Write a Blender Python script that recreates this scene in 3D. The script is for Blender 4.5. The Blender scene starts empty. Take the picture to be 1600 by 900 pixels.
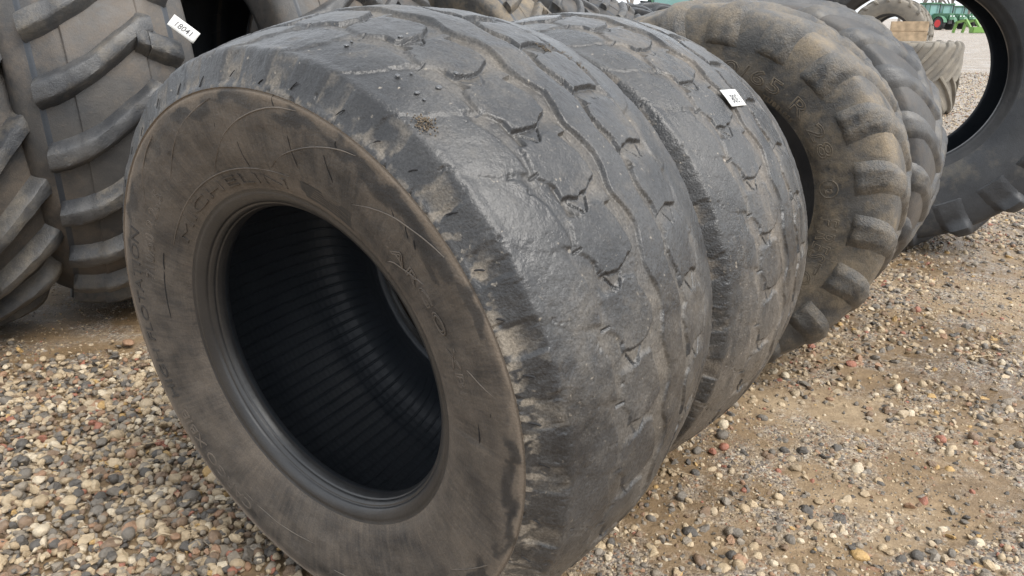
import bpy, bmesh, math, random
import numpy as np
from mathutils import Matrix, Vector

R_ = math.radians
scene = bpy.context.scene
COL = scene.collection

# ------------------------------------------------------------------ camera
CAM_H = 1.3303
cam_data = bpy.data.cameras.new("camera")
cam_data.sensor_width = 36.0
cam_data.lens = 1174.9 / 1600.0 * 36.0
cam_data.clip_start = 0.05
cam_data.clip_end = 3000.0
cam = bpy.data.objects.new("camera", cam_data)
COL.objects.link(cam)
cam.location = (0, 0, CAM_H)
cam.rotation_euler = (R_(90 - 19.7954), 0, 0)
scene.camera = cam

# ------------------------------------------------------------------ world, sun, exposure
SUN_EL, SUN_AZ = 52.0, 125.0          # azimuth measured clockwise from +Y
world = bpy.data.worlds.new("World")
scene.world = world
world.use_nodes = True
wn, wl = world.node_tree.nodes, world.node_tree.links
wn.clear()
sky = wn.new("ShaderNodeTexSky")
sky.sky_type = 'NISHITA'
sky.sun_disc = False
sky.sun_elevation = R_(SUN_EL)
sky.sun_rotation = R_(SUN_AZ)
sky.air_density = 1.0
sky.dust_density = 3.0
hs = wn.new("ShaderNodeHueSaturation")
hs.inputs["Saturation"].default_value = 0.30
cl = wn.new("ShaderNodeMixRGB")
cl.inputs[0].default_value = 0.55
cl.inputs[2].default_value = (8.3, 8.7, 9.15, 1)      # even cloud cover
bg = wn.new("ShaderNodeBackground")
bg.inputs["Strength"].default_value = 0.13
wo = wn.new("ShaderNodeOutputWorld")
wl.new(sky.outputs[0], hs.inputs["Color"])
wl.new(hs.outputs[0], cl.inputs[1])
wl.new(cl.outputs[0], bg.inputs["Color"])
wl.new(bg.outputs[0], wo.inputs[0])

sun_data = bpy.data.lights.new("sun", 'SUN')
sun_data.energy = 2.1
sun_data.angle = R_(32)
sun_data.color = (1.0, 0.955, 0.89)
sun = bpy.data.objects.new("sun", sun_data)
COL.objects.link(sun)
sd = Vector((math.sin(R_(SUN_AZ)) * math.cos(R_(SUN_EL)), math.cos(R_(SUN_AZ)) * math.cos(R_(SUN_EL)), math.sin(R_(SUN_EL))))
sun.rotation_euler = sd.to_track_quat('Z', 'Y').to_euler()
sun.location = (4, -4, 8)

scene.view_settings.view_transform = 'Standard'
scene.view_settings.look = 'None'
scene.view_settings.exposure = 0.85
scene.view_settings.gamma = 1.0
scene.view_settings.use_curve_mapping = False
scene.render.engine = 'CYCLES'
scene.cycles.max_bounces = 6

rng = np.random.default_rng(7)
random.seed(7)

# ------------------------------------------------------------------ small helpers
def smooth(a, b, x):
    t = np.clip((x - a) / (b - a), 0, 1)
    return t * t * (3 - 2 * t)

_perm = np.random.default_rng(3).random((257, 257))
def vnoise(x, y):
    xi = np.floor(x).astype(int); yi = np.floor(y).astype(int)
    fx = x - xi; fy = y - yi
    fx = fx * fx * (3 - 2 * fx); fy = fy * fy * (3 - 2 * fy)
    a = _perm[xi % 256, yi % 256]; b = _perm[(xi + 1) % 256, yi % 256]
    c = _perm[xi % 256, (yi + 1) % 256]; d = _perm[(xi + 1) % 256, (yi + 1) % 256]
    return (a * (1 - fx) + b * fx) * (1 - fy) + (c * (1 - fx) + d * fx) * fy
def fbm(x, y, o=4):
    s = 0.0; amp = 0.5
    for k in range(o):
        s = s + amp * vnoise(x * 2 ** k + 17.3 * k, y * 2 ** k + 9.1 * k); amp *= 0.5
    return s

def mesh_from(name, V, F, mat=None, smooth_=True, sharp=None):
    me = bpy.data.meshes.new(name)
    V = np.asarray(V, dtype=np.float32)
    if isinstance(F, np.ndarray):
        n, k = F.shape
        me.vertices.add(len(V)); me.vertices.foreach_set("co", V.ravel())
        me.loops.add(n * k); me.loops.foreach_set("vertex_index", F.astype(np.int32).ravel())
        me.polygons.add(n)
        me.polygons.foreach_set("loop_start", np.arange(0, n * k, k, dtype=np.int32))
        me.polygons.foreach_set("loop_total", np.full(n, k, dtype=np.int32))
        me.update(calc_edges=True)
    else:
        me.from_pydata([tuple(map(float, v)) for v in V], [], F)
        me.update()
    me.polygons.foreach_set("use_smooth", np.full(len(me.polygons), smooth_))
    if sharp:
        me.set_sharp_from_angle(angle=R_(sharp))
    if mat:
        me.materials.append(mat)
    return me

def obj(name, me, parent=None, mtx=None):
    o = bpy.data.objects.new(name, me)
    COL.objects.link(o)
    if parent is not None:
        o.parent = parent
    if mtx is not None:
        o.matrix_local = mtx
    return o

def thing(name, label, cat, loc=(0, 0, 0), group=None, rot=None):
    o = bpy.data.objects.new(name, None)
    o.empty_display_size = 0.1
    COL.objects.link(o)
    o.location = loc
    if rot is not None:
        o.rotation_euler = rot
    o["label"] = label; o["category"] = cat
    if group:
        o["group"] = group
    return o

def copy_thing(root, label, loc, rot=None, scale=None, group=None, skip=()):
    r = root.copy(); COL.objects.link(r)
    r.location = loc
    if rot is not None: r.rotation_euler = rot
    if scale is not None: r.scale = scale
    r["label"] = label
    if group: r["group"] = group
    for ch in list(root.children):
        if ch.name.split('.')[0] in skip: continue
        c = ch.copy(); COL.objects.link(c); c.parent = r
        for g in list(ch.children):
            d = g.copy(); COL.objects.link(d); d.parent = c
    return r

def catmull(pts, n):
    """pts (k,2) -> dense polyline resampled to n even steps"""
    P = np.asarray(pts, float)
    P = np.vstack([2 * P[0] - P[1], P, 2 * P[-1] - P[-2]])
    out = []
    for i in range(1, len(P) - 2):
        t = np.linspace(0, 1, 24, endpoint=False)[:, None]
        p0, p1, p2, p3 = P[i - 1], P[i], P[i + 1], P[i + 2]
        # centripetal-safe: limit tangents
        m1 = (p2 - p0) / 2; m2 = (p3 - p1) / 2
        L = np.linalg.norm(p2 - p1)
        m1 *= min(1, 1.2 * L / (np.linalg.norm(m1) + 1e-9)); m2 *= min(1, 1.2 * L / (np.linalg.norm(m2) + 1e-9))
        out.append((2 * t**3 - 3 * t**2 + 1) * p1 + (t**3 - 2 * t**2 + t) * m1 + (-2 * t**3 + 3 * t**2) * p2 + (t**3 - t**2) * m2)
    D = np.vstack(out + [P[-2][None]])
    s = np.r_[0, np.cumsum(np.linalg.norm(np.diff(D, axis=0), axis=1))]
    if n is None:
        return D
    q = np.linspace(0, s[-1], n)
    return np.stack([np.interp(q, s, D[:, 0]), np.interp(q, s, D[:, 1])], 1)

# ------------------------------------------------------------------ materials
def new_mat(name):
    m = bpy.data.materials.new(name)
    m.use_nodes = True
    nt = m.node_tree
    b = nt.nodes["Principled BSDF"]
    return m, nt, b

def N(nt, t, **kw):
    n = nt.nodes.new(t)
    for k, v in kw.items():
        setattr(n, k, v)
    return n

def ramp(nt, stops, interp='LINEAR'):
    r = nt.nodes.new("ShaderNodeValToRGB")
    r.color_ramp.interpolation = interp
    e = r.color_ramp.elements
    while len(e) < len(stops):
        e.new(0.5)
    for i, (p, c) in enumerate(stops):
        e[i].position = p
        e[i].color = c if len(c) == 4 else (*c, 1)
    return r

def math_(nt, op, a, b=None, clamp=False):
    n = nt.nodes.new("ShaderNodeMath"); n.operation = op; n.use_clamp = clamp
    for i, v in enumerate((a, b)):
        if v is None: continue
        if isinstance(v, (int, float)): n.inputs[i].default_value = v
        else: nt.links.new(v, n.inputs[i])
    return n.outputs[0]

def rubber(name, base, dark, dust, amt=0.5, bias=0.0, rough=0.5, rough_dust=0.85, scale=4.0, grain=220.0, bump=0.25,
           per_object=False, coat=0.0, coat_rough=0.3, streak=(1, 1, 1), speck=0.0, speck_col=(0.4, 0.37, 0.31), gcol=0.9, gbump=1.0, polar=0.0, wet=0.0, bump2=1.0):
    m, nt, b = new_mat(name)
    L = nt.links
    tc = N(nt, "ShaderNodeTexCoord")
    mp = N(nt, "ShaderNodeMapping"); mp.inputs["Scale"].default_value = streak
    L.new(tc.outputs["Object"], mp.inputs["Vector"])
    w = None
    if per_object:
        oi = N(nt, "ShaderNodeObjectInfo")
        w = math_(nt, 'MULTIPLY', oi.outputs["Random"], 40.0)
    def noise(s, d, rgh=0.6, vec=None):
        n = N(nt, "ShaderNodeTexNoise"); n.noise_dimensions = '4D'
        n.inputs["Scale"].default_value = s; n.inputs["Detail"].default_value = d; n.inputs["Roughness"].default_value = rgh
        L.new(vec or mp.outputs[0], n.inputs["Vector"])
        if w is not None: L.new(w, n.inputs["W"])
        return n.outputs["Fac"]
    n1 = noise(scale, 7, 0.65); n2 = noise(scale * 5.3, 6, 0.7); n3 = noise(grain, 3, 0.6, tc.outputs["Object"]); n4 = noise(scale * 1.7, 4, 0.55, tc.outputs["Object"])
    at = N(nt, "ShaderNodeAttribute"); at.attribute_name = "dust"  # negative values darken the rubber, also for shade painted in tread recesses
    a = math_(nt, 'SUBTRACT', n1, 0.5)
    a = math_(nt, 'MULTIPLY', a, 2.6)
    bb = math_(nt, 'MULTIPLY', math_(nt, 'SUBTRACT', n2, 0.5), 1.3)
    s = math_(nt, 'MULTIPLY', math_(nt, 'ADD', a, bb), amt)
    s = math_(nt, 'ADD', s, bias)
    if polar > 0:                                   # radial scuffs and faint rings on a sidewall
        sx = N(nt, "ShaderNodeSeparateXYZ"); L.new(tc.outputs["Object"], sx.inputs[0])
        ang_ = math_(nt, 'ARCTAN2', sx.outputs[2], sx.outputs[0])
        rad_ = math_(nt, 'SQRT', math_(nt, 'ADD', math_(nt, 'MULTIPLY', sx.outputs[0], sx.outputs[0]), math_(nt, 'MULTIPLY', sx.outputs[2], sx.outputs[2])))
        def pol(ka, kr, d):
            cb = N(nt, "ShaderNodeCombineXYZ"); L.new(math_(nt, 'MULTIPLY', ang_, ka), cb.inputs[0]); L.new(math_(nt, 'MULTIPLY', rad_, kr), cb.inputs[1])
            return math_(nt, 'SUBTRACT', noise(1.0, d, .7, cb.outputs[0]), .5)
        s = math_(nt, 'ADD', s, math_(nt, 'MULTIPLY', pol(55, 9, 5), 2.2 * polar))
        s = math_(nt, 'ADD', s, math_(nt, 'MULTIPLY', pol(3.5, 260, 3), .9 * polar))
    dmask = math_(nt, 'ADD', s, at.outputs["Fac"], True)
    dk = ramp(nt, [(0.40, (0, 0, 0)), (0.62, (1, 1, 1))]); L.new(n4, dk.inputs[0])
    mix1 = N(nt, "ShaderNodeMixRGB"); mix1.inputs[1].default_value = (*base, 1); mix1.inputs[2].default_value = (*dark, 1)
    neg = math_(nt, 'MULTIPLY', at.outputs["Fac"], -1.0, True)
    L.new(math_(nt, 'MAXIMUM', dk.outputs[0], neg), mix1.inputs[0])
    mix2 = N(nt, "ShaderNodeMixRGB"); mix2.inputs[2].default_value = (*dust, 1)
    L.new(mix1.outputs[0], mix2.inputs[1]); L.new(dmask, mix2.inputs[0])
    col = mix2.outputs[0]
    # fine mottling of the surface itself
    v = N(nt, "ShaderNodeHueSaturation")
    L.new(math_(nt, 'ADD', math_(nt, 'MULTIPLY', n3, gcol), 1.0 - gcol * .5), v.inputs["Value"])
    L.new(col, v.inputs["Color"]); col = v.outputs[0]
    if speck > 0:
        sp = noise(95.0, 2, 0.5, tc.outputs["Object"])
        sr = ramp(nt, [(0.70 - 0.1 * speck, (0, 0, 0)), (0.76, (1, 1, 1))]); L.new(sp, sr.inputs[0])
        gate = ramp(nt, [(0.42, (0, 0, 0)), (0.62, (1, 1, 1))]); L.new(n2, gate.inputs[0])
        mix3 = N(nt, "ShaderNodeMixRGB"); mix3.inputs[2].default_value = (*speck_col, 1)
        L.new(col, mix3.inputs[1]); L.new(math_(nt, 'MULTIPLY', sr.outputs[0], gate.outputs[0]), mix3.inputs[0]); col = mix3.outputs[0]
    L.new(col, b.inputs["Base Color"])
    rr = math_(nt, 'ADD', math_(nt, 'MULTIPLY', dmask, rough_dust - rough), rough)
    rr = math_(nt, 'ADD', rr, math_(nt, 'MULTIPLY', math_(nt, 'SUBTRACT', n2, 0.5), 0.35), True)
    if wet > 0:                                     # thin films of rain water left on the rubber
        wm = ramp(nt, [(0.46, (0, 0, 0)), (0.60, (1, 1, 1))]); L.new(noise(scale * 1.7, 5, .6, tc.outputs["Object"]), wm.inputs[0])
        rr = math_(nt, 'SUBTRACT', rr, math_(nt, 'MULTIPLY', wm.outputs[0], wet), True)
        rr = math_(nt, 'MAXIMUM', rr, .12)
    L.new(rr, b.inputs["Roughness"])
    b.inputs["Specular IOR Level"].default_value = 0.5
    b.inputs["Coat Weight"].default_value = coat
    b.inputs["Coat Roughness"].default_value = coat_rough
    bm1 = N(nt, "ShaderNodeBump"); bm1.inputs["Strength"].default_value = min(1.0, bump * gbump); bm1.inputs["Distance"].default_value = 0.004
    L.new(n3, bm1.inputs["Height"])
    bm2 = N(nt, "ShaderNodeBump"); bm2.inputs["Strength"].default_value = bump * bump2; bm2.inputs["Distance"].default_value = 0.012
    L.new(n2, bm2.inputs["Height"]); L.new(bm1.outputs[0], bm2.inputs["Normal"])
    L.new(bm2.outputs[0], b.inputs["Normal"])
    return m

def plain(name, col, rough=0.6, metal=0.0, var=0.25, scale=8.0):
    m, nt, b = new_mat(name)
    tc = N(nt, "ShaderNodeTexCoord"); n = N(nt, "ShaderNodeTexNoise")
    n.inputs["Scale"].default_value = scale; n.inputs["Detail"].default_value = 5
    nt.links.new(tc.outputs["Object"], n.inputs["Vector"])
    r = ramp(nt, [(0.3, tuple(c * (1 - var) for c in col)), (0.7, tuple(min(1, c * (1 + var)) for c in col))])
    nt.links.new(n.outputs["Fac"], r.inputs[0]); nt.links.new(r.outputs[0], b.inputs["Base Color"])
    b.inputs["Roughness"].default_value = rough; b.inputs["Metallic"].default_value = metal
    return m

M_TREAD = rubber("worn_tread_rubber", (0.0430, 0.0430, 0.0435), (0.0200, 0.0203, 0.0215), (0.1650, 0.1430, 0.1150), amt=0.62, bias=0.02, rough=0.43, scale=4.6, grain=230, bump=0.26, coat=0.06, coat_rough=.28, speck=0.35, speck_col=(.33, .29, .235), gcol=2.3, gbump=1.5, wet=.12, bump2=.5)
M_TREAD2 = rubber("dusty_tread_rubber", (0.0460, 0.0455, 0.0450), (0.0220, 0.0222, 0.0230), (0.1900, 0.1600, 0.1260), amt=0.75, bias=0.05, rough=0.36, scale=3.0, grain=240, bump=0.34, coat=0.10, coat_rough=.24, speck=0.5, speck_col=(.36, .31, .25), gcol=2.1, gbump=1.7, streak=(1, 3, 1), wet=.16, bump2=.5)
M_SIDE = rubber("brown_sidewall_rubber", (0.0620, 0.0545, 0.0475), (0.0190, 0.0190, 0.0200), (0.1620, 0.1310, 0.1010), amt=0.52, bias=0.24, rough=0.58, scale=6.0, bump=0.22, gcol=.8, gbump=1.4, polar=0.42)
M_BEAD = rubber("smooth_bead_rubber", (0.0284, 0.0277, 0.0277), (0.0176, 0.0182, 0.0196), (0.0720, 0.0624, 0.0496), amt=0.3, bias=-0.05, rough=0.36, scale=5, bump=0.12, coat=0.2)
M_LINER = rubber("black_liner_rubber", (0.0282, 0.0333, 0.0410), (0.0218, 0.0270, 0.0346), (0.0436, 0.0475, 0.0539), amt=0.3, bias=-0.1, rough=0.55, scale=5, bump=0.08)
nt = M_LINER.node_tree; b = nt.nodes["Principled BSDF"]     # fine hoops moulded round the inside, crossing the axial lines
_tc = N(nt, "ShaderNodeTexCoord"); _sx = N(nt, "ShaderNodeSeparateXYZ"); nt.links.new(_tc.outputs["Object"], _sx.inputs[0])
_w = math_(nt, 'SINE', math_(nt, 'MULTIPLY', _sx.outputs[1], 2 * math.pi / .017)); _bp = N(nt, "ShaderNodeBump"); _bp.inputs["Strength"].default_value = .13; _bp.inputs["Distance"].default_value = .002
nt.links.new(_w, _bp.inputs["Height"]); nt.links.new(b.inputs["Normal"].links[0].from_socket, _bp.inputs["Normal"]); nt.links.new(_bp.outputs[0], b.inputs["Normal"])
M_LETTER = rubber("dark_letter_rubber", (0.035, 0.034, 0.033), (0.025, 0.025, 0.026), (0.08, 0.068, 0.055), amt=0.4, bias=0.0, rough=0.55, scale=9, bump=0.15)
M_RELIEF_A = rubber("clay_letter_edge_rubber", (0.11, 0.092, 0.068), (0.07, 0.06, 0.05), (0.27, 0.21, 0.135), amt=0.5, bias=0.15, rough=0.6, scale=8, bump=0.1)
M_RELIEF = rubber("raised_line_rubber", (0.1102, 0.0924, 0.0756), (0.0735, 0.0651, 0.0577), (0.1995, 0.1628, 0.1260), amt=0.5, bias=0.1, rough=0.55, scale=8, bump=0.1)
M_CRACK = plain("crack_black", (0.006, 0.006, 0.007), 0.8)
M_LUG_A = rubber("clay_dusted_lug_rubber", (0.0816, 0.0778, 0.0720), (0.0347, 0.0347, 0.0347), (0.2225, 0.1780, 0.1221), amt=0.95, bias=0.16, rough=0.52, scale=7, bump=0.6, per_object=True, gcol=1.3, wet=.15)
M_CARC_A = rubber("clay_dusted_carcass_rubber", (0.0796, 0.0739, 0.0665), (0.0385, 0.0377, 0.0362), (0.2458, 0.1911, 0.1224), amt=1.0, bias=0.22, rough=0.56, scale=5, bump=0.4, gcol=1.1, wet=.12)
M_LUG_B = rubber("grey_lug_rubber", (0.0713, 0.0703, 0.0693), (0.0305, 0.0322, 0.0356), (0.2320, 0.1944, 0.1404), amt=0.75, bias=0.03, rough=0.50, scale=4, bump=0.45, per_object=True, coat=0.1)
M_CARC_B = rubber("brown_carcass_rubber", (0.0594, 0.0549, 0.0504), (0.0308, 0.0316, 0.0331), (0.1710, 0.1311, 0.0946), amt=0.75, bias=0.08, rough=0.55, scale=3, bump=0.25)
M_LUG_C = rubber("black_lug_rubber", (0.0345, 0.0368, 0.0405), (0.0180, 0.0195, 0.0225), (0.1050, 0.0920, 0.0750), amt=0.5, bias=-0.1, rough=0.45, scale=4, bump=0.3, per_object=True)
M_CARC_C = rubber("black_carcass_rubber", (0.0386, 0.0420, 0.0470), (0.0235, 0.0260, 0.0302), (0.1740, 0.1536, 0.1176), amt=0.9, bias=-0.06, rough=0.45, scale=3.2, bump=0.2)
M_LUG_G = rubber("beige_lug_rubber", (0.190, 0.170, 0.140), (0.12, 0.11, 0.095), (0.30, 0.26, 0.20), amt=0.5, bias=0.1, rough=0.75, scale=3, bump=0.2, per_object=True)
M_CARC_G = rubber("beige_carcass_rubber", (0.180, 0.160, 0.132), (0.12, 0.11, 0.095), (0.29, 0.25, 0.19), amt=0.5, bias=0.1, rough=0.75, scale=2, bump=0.2)
M_PAPER = plain("white_paper", (0.62, 0.62, 0.60), 0.6, var=0.10, scale=30)
M_INK = plain("black_ink", (0.02, 0.02, 0.025), 0.5, var=0.1)

# ------------------------------------------------------------------ ground
GX = np.r_[-420, -260, -160, -100, -60, -36, -22, -14, -9, np.arange(-6, 9.01, 0.06), 12, 16, 24, 36, 60, 100, 160, 260, 420]
GY = np.r_[-60, -30, -12, -5, -2, np.arange(-0.5, 8.01, 0.06), 8.6, 9.4, 10.5, 12, 14, 17, 21, 27, 36, 50, 80, 130, 220, 380, 700, 1300]
def ground_z(x, y):
    x = np.asarray(x, float); y = np.asarray(y, float)
    near = 1 - smooth(7, 10, np.hypot(x, y - 2))
    h = (fbm(x * 1.1 + 40, y * 1.1 + 40, 3) - 0.45) * 0.05 + (fbm(x * 6 + 90, y * 6 + 90, 3) - 0.45) * 0.018
    return h * near - 0.004
gx, gy = np.meshgrid(GX, GY)
GZ = ground_z(gx, gy)
nx, ny = len(GX), len(GY)
ii = (np.arange(ny - 1)[:, None] * nx + np.arange(nx - 1)[None]).ravel()
GF = np.stack([ii, ii + 1, ii + nx + 1, ii + nx], 1)

mg, nt, b = new_mat("damp_sand_and_grit")
L = nt.links
tc = N(nt, "ShaderNodeTexCoord")
def nz(s, d, r=0.6):
    n = N(nt, "ShaderNodeTexNoise"); n.inputs["Scale"].default_value = s; n.inputs["Detail"].default_value = d; n.inputs["Roughness"].default_value = r
    L.new(tc.outputs["Object"], n.inputs["Vector"]); return n.outputs["Fac"]
big = ramp(nt, [(0.36, (0.160, 0.106, 0.053)), (0.52, (0.265, 0.188, 0.108)), (0.66, (0.37, 0.285, 0.185))])
L.new(nz(1.3, 6, 0.6), big.inputs[0])
mid = ramp(nt, [(0.30, (0.55, 0.52, 0.48)), (0.70, (1.15, 1.12, 1.08))]); L.new(nz(28, 6, 0.75), mid.inputs[0])
mul = N(nt, "ShaderNodeMixRGB"); mul.blend_type = 'MULTIPLY'; mul.inputs[0].default_value = 1
L.new(big.outputs[0], mul.inputs[1]); L.new(mid.outputs[0], mul.inputs[2])
# grit: coloured cells that read as tiny stones and, far away, as the gravel yard
vo = N(nt, "ShaderNodeTexVoronoi"); vo.inputs["Scale"].default_value = 110
L.new(tc.outputs["Object"], vo.inputs["Vector"])
cr = ramp(nt, [(0.0, (0.10, 0.095, 0.09)), (0.2, (0.30, 0.25, 0.19)), (0.4, (0.20, 0.18, 0.165)), (0.6, (0.42, 0.36, 0.28)), (0.8, (0.24, 0.14, 0.09)), (0.92, (0.52, 0.47, 0.40))], 'CONSTANT')
sep = N(nt, "ShaderNodeSeparateColor"); L.new(vo.outputs["Color"], sep.inputs[0]); L.new(sep.outputs[0], cr.inputs[0])
gate = ramp(nt, [(0.47, (0, 0, 0)), (0.60, (1, 1, 1))]); L.new(nz(3.5, 6, 0.7), gate.inputs[0])
# beyond the near yard the loose gravel covers everything
sxyz = N(nt, "ShaderNodeSeparateXYZ"); L.new(tc.outputs["Object"], sxyz.inputs[0])
far = N(nt, "ShaderNodeMapRange"); far.inputs[1].default_value = 4.5; far.inputs[2].default_value = 9.0
L.new(sxyz.outputs[1], far.inputs[0])
fac = math_(nt, 'MAXIMUM', math_(nt, 'MULTIPLY', gate.outputs[0], 0.8), far.outputs[0])
vd = ramp(nt, [(0.25, (1, 1, 1)), (0.55, (0, 0, 0))]); L.new(math_(nt, 'MULTIPLY', vo.outputs["Distance"], 1.0), vd.inputs[0])
mx = N(nt, "ShaderNodeMixRGB"); L.new(fac, mx.inputs[0]); L.new(mul.outputs[0], mx.inputs[1]); L.new(cr.outputs[0], mx.inputs[2])
L.new(mx.outputs[0], b.inputs["Base Color"])
rr = ramp(nt, [(0.36, (0.26, 0.26, 0.26)), (0.55, (0.62, 0.62, 0.62))]); L.new(nz(1.3, 6, 0.6), rr.inputs[0]); L.new(rr.outputs[0], b.inputs["Roughness"])
bp1 = N(nt, "ShaderNodeBump"); bp1.inputs["Strength"].default_value = 0.6; bp1.inputs["Distance"].default_value = 0.02; L.new(nz(55, 5, 0.8), bp1.inputs["Height"])
bp2 = N(nt, "ShaderNodeBump"); bp2.inputs["Strength"].default_value = 0.5; bp2.inputs["Distance"].default_value = 0.012
L.new(math_(nt, 'MULTIPLY', vd.outputs[0], fac), bp2.inputs["Height"]); L.new(bp1.outputs[0], bp2.inputs["Normal"]); L.new(bp2.outputs[0], b.inputs["Normal"])

ground = obj("ground", mesh_from("ground", np.stack([gx.ravel(), gy.ravel(), GZ.ravel()], 1), GF, mg))
ground["kind"] = "structure"

# ------------------------------------------------------------------ tyre placement data (used by the stones too)
def axes(yaw, tilt):
    y, t = R_(yaw), R_(tilt)
    ax = np.array([math.sin(y) * math.cos(t), math.cos(y) * math.cos(t), math.sin(t)])
    e1 = np.array([math.cos(y), -math.sin(y), 0.0])
    return ax, e1, np.cross(e1, ax)

def tyre_root(name, label, cat, C, yaw, tilt, Rad, group, scale=1.0):
    """Empty at the foot of the tyre; C is the centre of its front face plane."""
    ax, e1, e2 = axes(yaw, tilt)
    base = np.array(C) - e2 * Rad * scale
    o = thing(name, label, cat, base, group, (R_(tilt), 0, -R_(yaw)))
    if scale != 1.0:
        o.scale = (scale,) * 3
    return o
def spin_m(Rad, deg=0.0):
    # rotates by +deg in theta about the tyre axis, axle lifted to Rad above the root
    return Matrix.Translation((0, 0, Rad)) @ Matrix.Rotation(-R_(deg), 4, 'Y')

# ================================================================== flotation tyre (front pair)
R1, W1 = 0.68, 0.6876
half = np.array([(.0, .572), (.0022, .5765), (.006, .5815), (.018, .602), (.029, .6215), (.0335, .6285), (.039, .6335), (.047, .6365), (.06, .6385), (.10, .650), (.15, .6605), (.20, .6675), (.25, .6735), (.30, .6785), (W1 / 2, R1)])
prof_t = np.vstack([half, np.stack([W1 - half[-2::-1, 0], half[-2::-1, 1]], 1)])
side_half = np.array([(.040, .378), (.0385, .381), (.028, .400), (.0125, .45), (.003, .50), (-.001, .535), (-.0005, .560), (.0005, .567), (.0045, .5695), (.0, .572)])
bead_half = np.array([(.092, .3310), (.084, .3315), (.073, .3350), (.0720, .3370), (.066, .3385), (.060, .343), (.0588, .3465), (.053, .3490), (.047, .357), (.043, .366), (.0425, .372), (.040, .378)])
liner_half = np.array([(.092, .3310), (.106, .336), (.100, .350), (.074, .40), (.052, .46), (.045, .51), (.055, .556), (.088, .590), (.145, .614), (.23, .630), (W1 / 2, .638)])

th_f = np.arange(-80, 128, 0.2)
th_c = np.arange(128, 280, 1.0)
TH1 = np.r_[th_f, th_c]                         # degrees, periodic

def revolve_grid(prof, TH, h=None):
    """returns verts (nt,ns,3), normals"""
    P = np.asarray(prof)
    d = np.gradient(P, axis=0); d /= np.linalg.norm(d, axis=1)[:, None] + 1e-12
    nrm = np.stack([-d[:, 1], d[:, 0]], 1)      # left of travel; front->crown->rear gives outward
    c, s = np.cos(np.radians(TH)), np.sin(np.radians(TH))
    u = np.broadcast_to(P[None, :, 0], (len(TH), len(P))).copy(); r = np.broadcast_to(P[None, :, 1], (len(TH), len(P))).copy()
    if h is not None:
        u += nrm[None, :, 0] * h; r += nrm[None, :, 1] * h
    return np.stack([r * c[:, None], u, r * s[:, None]], -1)

def grid_normals(V):
    dt = np.roll(V, -1, 0) - np.roll(V, 1, 0)
    ds = np.gradient(V, axis=1)
    n = np.cross(dt, ds)
    n /= np.linalg.norm(n, axis=-1, keepdims=True) + 1e-12
    return n

def grid_faces(nt_, ns):
    i = np.arange(nt_)[:, None]; j = np.arange(ns - 1)[None]
    i2 = (i + 1) % nt_
    a = i * ns + j; b_ = i * ns + j + 1; c_ = i2 * ns + j + 1; d_ = i2 * ns + j
    return np.stack([a.ravel(), d_.ravel(), c_.ravel(), b_.ravel()], 1)

def submesh(name, V, Nn, Fs, mat, dust=None):
    used, inv = np.unique(Fs.ravel(), return_inverse=True)
    me = mesh_from(name, V[used], inv.reshape(Fs.shape), mat)
    if Nn is not None:
        me.normals_split_custom_set_from_vertices(Nn[used].astype(np.float32))
    if dust is not None:
        at = me.attributes.new("dust", 'FLOAT', 'POINT')
        at.data.foreach_set("value", dust[used].astype(np.float32))
    return me

def sdf_poly(px, py, poly):
    poly = np.asarray(poly, float); n = len(poly)
    d = np.full(px.shape, 1e9); s = np.ones(px.shape)
    for i in range(n):
        a = poly[i]; b_ = poly[(i - 1) % n]
        ex, ey = b_ - a; wx = px - a[0]; wy = py - a[1]
        t = np.clip((wx * ex + wy * ey) / (ex * ex + ey * ey), 0, 1)
        d = np.minimum(d, (wx - ex * t) ** 2 + (wy - ey * t) ** 2)
        c1 = py >= a[1]; c2 = py < b_[1]; c3 = ex * wy > ey * wx
        fl = (c1 & c2 & c3) | (~c1 & ~c2 & ~c3)
        s = np.where(fl, -s, s)
    return s * np.sqrt(d)

PIT = 12.0
K = math.radians(1) * 0.672                      # metres of tread per degree
prof_d = catmull(prof_t, 300)
ns1 = len(prof_d)
Ug = np.broadcast_to(prof_d[None, :, 0], (len(TH1), ns1)); Tg = np.broadcast_to(TH1[:, None], (len(TH1), ns1))
kI = np.floor((Tg - 0.1) / PIT); PH = (Tg - 0.1) - kI * PIT
wobu = (fbm(Tg * 0.5 + 5, Ug * 60 + 3, 4) - 0.45) * 0.007
wobp = (fbm(Tg * 0.6 + 55, Ug * 60 + 31, 4) - 0.45) * 0.9
Uw = Ug + wobu; PHw = PH + wobp
# blocks; polygons in (phi*K, u), all for one pitch, tested at three shifts
blkL = [(0.15, .190), (-0.55, .222), (-0.35, .250), (1.25, .286), (3.0, .288), (5.0, .284), (7.3, .274), (9.3, .266), (9.7, .242), (8.7, .212), (8.9, .176), (7.2, .172), (5.6, .166), (4.4, .167), (3.4, .180), (2.2, .190)]
blkR = [(2.7, .418), (3.5, .440), (3.8, .470), (3.0, .520), (5.4, .528), (7.2, .522), (9.0, .530), (11.6, .526), (12.3, .500), (12.3, .470), (12.0, .440), (11.3, .412), (9.5, .404), (7.0, .410), (5.0, .420)]
def shoulder(mirror=False, off=0.0):
    low = [(12, .000), (12, .030), (9.2, .066), (7.0, .105), (5.9, .152)]     # transverse groove line
    p = [(x - 12 + 0.12, u) for x, u in low] + [(-6.1 + 6.0, .150), (1.5, .141), (4.6, .128)] + []
    p += [(x - 0.12, u) for x, u in reversed(low[:-1])]
    # order: lower groove (front->inner), inner edge upward, upper groove (inner->front)
    if mirror:
        p = [(x + off, W1 - u) for x, u in p]
    return p
shL = shoulder(); shR = shoulder(True, 3.0)
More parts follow.
